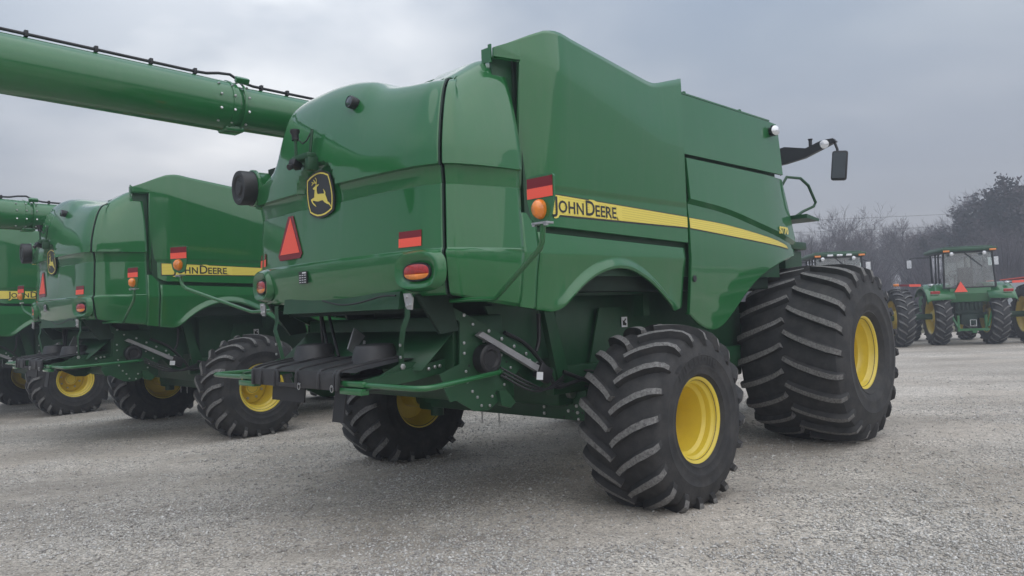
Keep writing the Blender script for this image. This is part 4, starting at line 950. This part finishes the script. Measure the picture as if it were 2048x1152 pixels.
st_ = MB(); st_.prism([(-.35, 2.74), (.0, 2.72), (.01, 2.75), (-.35, 2.79)], lambda a, b, d: (a, d, b), -1.6, -1.2); st_.build('step', DGREEN, ROOT, smooth=False)

# ------------------------------------------------------------------ the three combines
ROOT.location = (OX, OY, 0); ROOT.rotation_euler = (0, 0, MROT)
tag(ROOT, 'green combine harvester in the foreground with huge yellow-rimmed tyres', 'combine harvester', 'combine harvesters parked in a row')
def place_copy(dx_, dy_, rz, dz, label, arms):
    c = copy_tree(ROOT); p = yard(dx_, dy_, dz); c.location = p; c.rotation_euler = (0, 0, MROT+rz); c['label'] = label
    for ch_ in c.children:
        if ch_.name.startswith('marker_arm'):
            ch_.rotation_euler = (0, 0, arms*(1 if ch_.location.y < 0 else -1))
        if ch_.name.startswith('unloading_auger'): ch_.location.z = -.24
    return c
place_copy(-.07, 7.44, radians(.3), -.04, 'second green combine harvester, partly hidden behind the nearest one', radians(15))
place_copy(-.62, 14.4, 0, -.12, 'farthest green combine harvester, cut off by the left edge of the picture', radians(-12))

# ------------------------------------------------------------------ tractors on the far side of the yard
def ag_tyre(R, w, rim_r, nl, zc, seed): return tyre_mesh('tractor_tyre', R, w, rim_r, nl, 1, .05, zc, .24, lw_=.055, seed=seed)
TT_R = ag_tyre(1.0, .50, .60, 22, .97, 11); TT_F = ag_tyre(.76, .44, .42, 20, .74, 12)
def trim_(rim_r, w):
    h = w*.42; m = MB()
    m.lathe([(-h, rim_r+.01), (-h*.5, rim_r-.05), (h*.2, rim_r-.06), (h*.6, rim_r-.05), (h*.9, rim_r-.01), (h, rim_r+.015), (h-.02, rim_r+.02)], (0, 0, 0), (0, 1, 0), 40)
    m.lathe([(-.02, rim_r-.05), (0, rim_r*.8), (.03, rim_r*.5), (.10, rim_r*.35), (.16, rim_r*.3), (.16, .001)], (0, 0, 0), (0, 1, 0), 32)
    m.lathe([(-.03, rim_r-.05), (-.02, rim_r*.5), (-.16, rim_r*.35), (-.16, .001)], (0, 0, 0), (0, 1, 0), 32)
    return m.mesh('tractor_rim', YEL, 30)
TRR, TRF = trim_(.60, .50), trim_(.42, .44)
def make_tractor():
    T = empty('tractor')
    for y in (.86, 2.0, -.86, -2.0):
        w = inst('wheel', TRR, T, (0, y, .97), (0, 0, 0 if y > 0 else pi)); 
        inst('tyre', TT_R, w, (0, 0, 0), (0, 0, 0 if y > 0 else pi))
    for y in (.95, -.95):
        w = inst('wheel', TRF, T, (2.95, y, .74), (0, 0, 0 if y > 0 else pi)); inst('tyre', TT_F, w, (0, 0, 0), (0, 0, 0 if y > 0 else pi))
    b = MB(); b.cyl((0, -2.0, .97), (0, 2.0, .97), .10); b.box((.3, 0, 1.0), (1.3, .62, .62), ch=.06); b.box((1.9, 0, .95), (2.2, .5, .5), ch=.04); b.cyl((2.95, -.9, .74), (2.95, .9, .74), .09); b.build('transmission', DGREEN, T)
    h = MB(); h.prism([(.95, 1.2), (.95, 1.98), (2.2, 1.92), (3.5, 1.68), (3.75, 1.5), (3.75, 1.0), (3.4, .95)], lambda a, c, d: (a, d, c), -.42, .42); h.build('hood', GREEN, T, smooth=False)
    gr = MB(); gr.box((3.76, 0, 1.28), (.03, .6, .5)); gr.build('grille', BLK, T)
    # cab: lower green shell, glass, posts, roof
    c = MB(); c.prism([(-.72, 1.72), (-.60, 1.45), (.2, 1.25), (1.0, 1.3), (1.05, 1.85), (-.70, 1.95)], lambda a, q, d: (a, d, q), -.62, .62); c.build('cab_base', GREEN, T, smooth=False)
    gl = MB(); yb, yt = .78, .74
    P = lambda x, y, z: (x, y, z)
    vs = [P(-.70, -yb, 1.93), P(-.70, yb, 1.93), P(.98, yb*.85, 1.85), P(.98, -yb*.85, 1.85), P(-.62, -yt, 3.12), P(-.62, yt, 3.12), P(1.05, yt*.9, 3.12), P(1.05, -yt*.9, 3.12)]
    gl.add(vs, [(0, 1, 5, 4), (1, 2, 6, 5), (2, 3, 7, 6), (3, 0, 4, 7)]); gl.build('cab_glass', TGLASS, T, smooth=False)
    po = MB()
    for a, d in ((0, 4), (1, 5), (2, 6), (3, 7)): MB().tube([vs[a], vs[d]], .035, 6).build('cab_post', BLK, T)
    for a, d in ((0, 1), (1, 2), (3, 0)): po.tube([vs[a], vs[d]], .025, 6)
    po.build('cab_sill', BLK, T)
    for s in (-1, 1): MB().tube([(.15, s*.79, 1.9), (.2, s*.75, 3.12)], .03, 6).build('cab_post', BLK, T)
    rf = MB(); rf.box((.2, 0, 3.20), (2.05, 1.72, .12), ch=.05); rf.box((.2, 0, 3.27), (1.8, 1.5, .08), ch=.04); R_ = rf.build('cab_roof', DGREEN, T)  # roof in the darkened green: its shaded look from below is in the colour
    ur = MB(); ur.box((.2, 0, 3.125), (1.9, 1.62, .05), ch=.02); ur.build('roof_lining', BLK, R_)
    for y in (.70, -.70):
        q = MB(); q.box((-.835, y, 3.155), (.03, .20, .06), ch=.01); q.build('amber_lamp', AMB, R_)
    for y in (.54, -.45):
        q = MB(); q.lathe([(-.05, .04), (.02, .06), (.03, .001)], (-.80, y, 3.06), (-1, 0, 0), 16); q.build('work_lamp', CLR, R_)
    for y in (.45, .15, -.15, -.45):
        q = MB(); q.lathe([(-.02, .05), (.015, .07), (.03, .05), (.035, .001)], (1.22, y, 3.19), (1, 0, 0), 16); 
        for i, p in enumerate(q.v): q.v[i] = (p[0], y+(p[1]-y)*1.5, p[2])
        q.build('roof_lamp', CLR, R_)
    se = MB(); se.box((-.05, 0, 1.98), (.5, .52, .16), ch=.06); se.box((-.28, 0, 2.30), (.12, .50, .62), rot=(0, -.15, 0), ch=.05); se.build('seat', BLK, T)
    sw = MB(); sw.tube([(.62+.02*sin(t*pi/8), .2*cos(t*pi/8), 2.42+.12*sin(t*pi/8)) for t in range(17)], .015, 6, caps=False); sw.tube([(.62, 0, 2.42), (.75, 0, 2.0)], .03, 6); sw.build('steering_wheel', BLK, T)
    wi = MB(); wi.tube([(-.655, .1, 3.10), (-.70, -.42, 2.60)], .012, 5); wi.build('rear_wiper', BLK, T)
    for s in (-1, 1):
        f = MB(); rows = []
        for k in range(9):
            t = k/8; a = lerp(radians(40), radians(150), t); x, z = 1.12*cos(a)*.85-.05, .97+1.10*sin(a)
            rows.append([(x, s*.50, z+.02), (x, s*1.22, z+.0), (x, s*1.33, z-.05), (x, s*1.35, z-.12)])
        f.grid(rows, flip=s > 0); F_ = f.build('fender', GREEN, T, solid=.02)
        q = MB(); q.box((-.82, s*1.10, 1.79), (.05, .30, .10), rot=(0, -.3, 0), ch=.02); q.build('tail_lamp', LRED, F_)
        q = MB(); q.lathe([(0, .03), (.04, .09), (.09, .085), (.10, .001)], (-.55, s*1.15, 2.0), (0, 0, 1), 16); q.build('fender_lamp', CLR, F_)
        m_ = MB(); m_.tube([(-.2, s*1.25, 1.98), (-.3, s*1.36, 2.04), (-.3, s*2.2, 2.10)], .02, 6); M_ = m_.build('marker_arm', BLK, T)
        q = MB(); q.box((-.33, s*1.58, 2.065), (.02, .36, .085), rot=(s*.03, 0, 0)); q.build('marker_reflector', RED, M_)
        q = MB(); q.box((-.33, s*1.92, 2.08), (.02, .30, .07), rot=(s*.03, 0, 0)); q.build('marker_band', DRED, M_)
        q = MB(); q.box((-.35, s*2.18, 2.10), (.04, .18, .09), ch=.02); q.build('marker_lamp', AMB, M_)
        q = MB(); q.tube([(1.0, s*.72, 3.05), (1.0, s*1.25, 3.06), (1.0, s*1.38, 3.02)], .018, 6); A_ = q.build('mirror_arm', BLK, T)
        q = MB(); q.box((1.0, s*1.40, 2.84), (.06, .20, .34), ch=.03); q.build('mirror', BLK, A_)
        q = MB(); q.box((.966, s*1.40, 2.84), (.006, .16, .29)); q.build('mirror_glass', CLR, A_)
    ex = MB(); ex.cyl((1.35, -.62, 1.3), (1.35, -.62, 2.55), .12); ex.cyl((1.35, -.62, 2.55), (1.35, -.62, 3.05), .075); ex.build('exhaust_stack', BLK, T)
    # three-point hitch
    hi = MB(); hi.box((-.55, 0, 1.62), (.10, 1.55, .16), ch=.01)
    for s in (-1, 1):
        hi.box((-.62, s*.70, 1.35), (.12, .07, .60), ch=.01); hi.box((-.72, s*.42, .72), (.10, .08, .55), ch=.01); hi.tube([(-.62, s*.66, 1.15), (-.8, s*.46, .62)], .04, 6); hi.box((-.45, s*.42, 1.75), (.12, .06, .35))
    hi.box((-.80, 0, .52), (.08, .95, .08)); hi.box((-.78, 0, .45), (.3, .12, .08)); hi.build('hitch_linkage', GREEN, T, smooth=False)
    vb = MB(); vb.box((-.42, 0, 1.28), (.14, .85, .46), ch=.02)
    for i in range(6): vb.box((-.51, -.33+.13*i, 1.32), (.06, .08, .30), ch=.01)
    vb.box((-.44, 0, .85), (.12, .5, .34), ch=.02); vb.build('valve_block', INNER, T)
    tf = MB(); 
    for c_, d_ in (((-.84, .09, .74), (.012, .012, .20)), ((-.84, -.09, .74), (.012, .012, .20)), ((-.84, 0, .84), (.012, .19, .012)), ((-.84, 0, .64), (.012, .19, .012))): tf.box(c_, d_)
    tf.build('hitch_plate', WHITE, T)
    q = MB(); q.prism([(0, .20), (.20, -.15), (-.20, -.15)], lambda a, b_, d: (-.78-d, .3-a, 1.93+b_), 0, .01); q.build('slow_vehicle_triangle', RED, T, smooth=False)
    return T
def tractor_glass():
    m = bpy.data.materials.new('tinted_glass'); m.use_nodes = True; t = m.node_tree; N = t.nodes; b = N['Principled BSDF']
    b.inputs['Base Color'].default_value = (.55, .66, .62, 1); b.inputs['Roughness'].default_value = .02; b.inputs['IOR'].default_value = 1.05; b.inputs['Transmission Weight'].default_value = 1
    g_ = N.new('ShaderNodeBsdfGlossy'); g_.inputs['Roughness'].default_value = .03; x = N.new('ShaderNodeMixShader'); x.inputs[0].default_value = .16
    t.links.new(b.outputs[0], x.inputs[1]); t.links.new(g_.outputs[0], x.inputs[2]); t.links.new(x.outputs[0], N['Material Output'].inputs['Surface']); return m
TGLASS = tractor_glass()
TR = make_tractor()
TR.location = (15.45, 26.4, 0); TR.rotation_euler = (0, 0, pi/2-radians(13))
tag(TR, 'green tractor with dual wheels and red triangle seen from behind', 'tractor', 'tractors parked across the yard')
T2 = copy_tree(TR); T2.location = (11.15, 26.6, 0); T2.rotation_euler = (0, 0, pi/2-radians(9))
for y in (.30, .0, -.30):
    q = MB(); q.box((-.84, y, 3.17), (.03, .19, .07), ch=.03); q.build('roof_lamp', CLR, [c for c in T2.children if c.name.startswith('cab_roof')][0])
for c in list(T2.children):
    if c.name.startswith('marker_arm'):
        for d in list(c.children): bpy.data.objects.remove(d)
        bpy.data.objects.remove(c)
T2['label'] = 'green tractor whose cab shows above the large front tyre of the combine'
# white machine at the right edge
wm = empty('white_machine', (19.25, 27.5, 0), pi/2-radians(10))
q = MB(); q.prism([(-.9, 1.2), (-.95, 1.75), (-.8, 2.02), (-.3, 2.16), (1.8, 2.10), (2.2, 1.8), (2.2, 1.2)], lambda a, b_, d: (a, d, b_), -.9, .9); q.build('body', WHITE, wm, smooth=False)
q = MB(); q.prism([(-.98, 1.98), (-.82, 2.10), (-.3, 2.25), (1.8, 2.2), (1.8, 2.165), (-.3, 2.20), (-.78, 2.06)], lambda a, b_, d: (a, d, b_), -.92, .92); q.build('red_trim', RED, wm, smooth=False)
for (x, y) in ((0, .75), (0, -.75), (1.7, .75), (1.7, -.75)):
    w = inst('wheel', TRF, wm, (x, y, .74), (0, 0, 0 if y > 0 else pi)); inst('tyre', TT_F, w, (0, 0, 0))
q = MB(); q.box((.85, 0, 1.0), (2.4, 1.0, .5), ch=.05); q.build('chassis', BLK, wm)
tag(wm, 'white machine with a red top edge beyond the right-hand tractor tyre', 'machine')

# ------------------------------------------------------------------ bare trees beyond the yard
def tree_meshes(seed, H, spread, levels=6, leafy=False):
    r = random.Random(seed); tk, cr, lf = MB(), MB(), MB()
    def branch(p, d, ln, rad, lv):
        n = 4 if lv < 2 else (3 if lv < 4 else 2); pts = [p]; rs = [rad]; dd = d.copy()
        for i in range(n):
            dd = (dd+Vector((r.gauss(0, 1), r.gauss(0, 1), r.gauss(0, .6)))*(.10 if lv < 2 else .20)+Vector((0, 0, .07 if lv > 0 else .0))).normalized()
            pts.append(pts[-1]+dd*ln/n); rs.append(lerp(rad, rad*.55, (i+1)/n))
        (tk if lv < 1 else cr).tube(pts, rs, 6 if lv < 2 else 3, caps=False)
        if leafy and lv >= 3:
            for _ in range(18):
                c = pts[r.randrange(len(pts))]+Vector((r.gauss(0, .16), r.gauss(0, .16), r.gauss(0, .16))); s = r.uniform(.09, .18)
                a = Vector((r.gauss(0, 1), r.gauss(0, 1), r.gauss(0, 1))).normalized(); b = a.orthogonal().normalized()
                lf.add([c-a*s, c+b*s*.6, c+a*s, c-b*s*.6], [(0, 1, 2, 3)])
        if lv >= levels: return
        kids = (5 if lv == 0 else 4 if lv < 4 else 3)
        for i in range(kids):
            t = lerp(.35 if lv else .30, 1.0, (i+r.random()*.6)/kids); k = min(n-1, int(t*n)); q = pts[k].lerp(pts[k+1], t*n-k)
            az = r.uniform(0, 2*pi) if lv else 2*pi*i/kids+r.uniform(-.5, .5)
            o = dd.orthogonal().normalized(); o.rotate(Matrix.Rotation(az, 3, dd)); ang = r.uniform(.4, .85)*spread
            nd = (dd*cos(ang)+o*sin(ang)).normalized()
            branch(q, nd, ln*r.uniform(.55, .78), max(.008, lerp(rad, rad*.5, t)*r.uniform(.5, .68)), lv+1)
    branch(Vector((0, 0, -.2)), Vector((r.gauss(0, .05), r.gauss(0, .05), 1)).normalized(), H*.40, H*.017, 0)
    out_ = [tk.mesh('trunk', BARK, 60), cr.mesh('crown', TWIG, 60)]
    if leafy: out_.append(lf.mesh('foliage', LEAF, 60, smooth=False))
    return out_
TREES = [tree_meshes(21, 9.5, 1.0), tree_meshes(22, 10.5, .9), tree_meshes(23, 8.5, 1.15), tree_meshes(24, 11.5, .85)]
OAK = tree_meshes(31, 10.0, 1.1, levels=5, leafy=True)
def bearing(px, Y): 
    return (px-1024)/F_PX*Y
def tree(ms, x, y, s, rz, label, group='bare trees beyond the yard', name='bare_tree'):
    t = empty(name, (x, y, 0), rz); t.scale = (s, s, s); inst('trunk', ms[0], t, (0, 0, 0)); inst('crown', ms[1], t, (0, 0, 0))
    if len(ms) > 2: inst('foliage', ms[2], t, (0, 0, 0))
    return tag(t, label, 'tree', group)
spec = [(1628, 62, 1, .92, 'leafless tree just right of the grain tank handrail'), (1690, 58, 0, 1.0, 'rounded leafless tree above the hidden tractor cab'), (1735, 72, 2, 1.0, 'low leafless tree behind the power lines, between two taller ones'), (1795, 61, 3, .86, 'tall fan-shaped leafless tree midway between the two tractor cabs'),
        (1845, 74, 1, .95, 'thin leafless tree left of the dark brown tree'), (1880, 64, 2, 1.0, 'leafless tree over the left mirror of the tractor'), (2000, 84, 3, 1.45, 'tall pale leafless tree rising behind the dark brown tree'), (2062, 80, 1, 1.42, 'tall leafless tree at the right edge of the picture')]
for i, (px, Y, k, s, lb_) in enumerate(spec): tree(TREES[k], bearing(px, Y), Y, s, i*1.3, lb_)
for i, (px, Y, s, lb_) in enumerate(((1950, 60, 1.12, 'dark tree keeping its brown leaves, above the tractor roof'), (2032, 57, 1.22, 'dark brown-leaved tree at the right edge behind the tractor'))):
    tree(OAK, bearing(px, Y), Y, s, i*2.1+.4, lb_, 'brown-leaved trees', 'brown_leaved_tree')
ORD = 'first second third fourth fifth sixth seventh eighth ninth tenth eleventh twelfth thirteenth fourteenth fifteenth sixteenth seventeenth eighteenth nineteenth twentieth twenty-first twenty-second'.split()
for i in range(22):
    px, Y = 1604+i*21.5+rnd.uniform(-6, 6), rnd.uniform(70, 92)
    tree(TREES[(i*3) % 4], bearing(px, Y), Y, rnd.uniform(.95, 1.15)*(1 if px < 1900 else 1.15), rnd.uniform(0, 6), 'leafless tree in the dense stand behind the tractors, %s from the left' % ORD[i], 'dense stand of trees behind the tractors')
# undergrowth: uncountable thin stems
th = MB(); r = random.Random(5)
def stems(n, a0, a1, d0, d1, hmax):
    for _ in range(n):
        a = radians(r.uniform(a0, a1)); d = r.uniform(d0, d1); x, y = d*sin(a), d*cos(a); h = hmax*r.uniform(.35, 1.0)*(0.75+.25*sin(a*37)+.15*sin(a*91)); w = r.uniform(.012, .035)
        lx_, ly_ = r.gauss(0, .25), r.gauss(0, .25); c = cos(a); s = -sin(a)
        th.add([(x-w*c, y-w*s, 0), (x+w*c, y+w*s, 0), (x+lx_*h*.4+w*.7*c, y+ly_*h*.4+w*.7*s, h*.55), (x+lx_*h*.4-w*.7*c, y+ly_*h*.4-w*.7*s, h*.55), (x+lx_*h, y+ly_*h, h)], [(0, 1, 2, 3), (3, 2, 4)])
        for _k in range(3):
            t = r.uniform(.35, .9); q = Vector((x+lx_*h*t*.8, y+ly_*h*t*.8, h*t)); e_ = q+Vector((r.gauss(0, .5), r.gauss(0, .5), r.uniform(.2, .9)))*h*.16; ww = w*.5
            th.add([(q.x-ww*c, q.y-ww*s, q.z), (q.x+ww*c, q.y+ww*s, q.z), tuple(e_)], [(0, 1, 2)])
stems(26000, 17, 36, 56, 78, 6.0); stems(9000, 17, 36, 50, 58, 3.0); stems(26000, -270, 17, 58, 80, 8.5)  # last, taller ring is mostly unseen, added for reflections in the panels
tag(th.build('thicket', BRUSH, smooth=False), 'dense grey-purple leafless undergrowth below the trees, with an added unseen ring', 'undergrowth', kind='stuff')
# overhead wires
for i, (z0, z1) in enumerate(((7.3, 7.0), (6.6, 6.2))):
    pts = [(lerp(-10, 60, t/24), lerp(52, 44, t/24), lerp(z0, z1, t/24)-1.2*sin(pi*t/24)*.4) for t in range(25)]
    w = MB().tube(pts, .008, 4).build('overhead_wire', BLK); tag(w, ('upper', 'lower')[i]+' overhead power wire crossing in front of the bare trees', 'wire', 'overhead wires')

# ------------------------------------------------------------------ thin winter haze over the yard
hz_m = bpy.data.materials.new('winter_haze'); hz_m.use_nodes = True; t = hz_m.node_tree; t.nodes.clear()
o_ = t.nodes.new('ShaderNodeOutputMaterial'); v_ = t.nodes.new('ShaderNodeVolumePrincipled'); v_.inputs['Color'].default_value = (.82, .87, .95, 1); v_.inputs['Density'].default_value = .0050; v_.inputs['Anisotropy'].default_value = .25
t.links.new(v_.outputs[0], o_.inputs['Volume'])
hb_ = MB(); hb_.box((0, 0, 9.0), (230, 230, 22)); ho = hb_.build('haze', hz_m, smooth=False); tag(ho, 'thin pale winter haze over the yard', 'haze', kind='stuff')
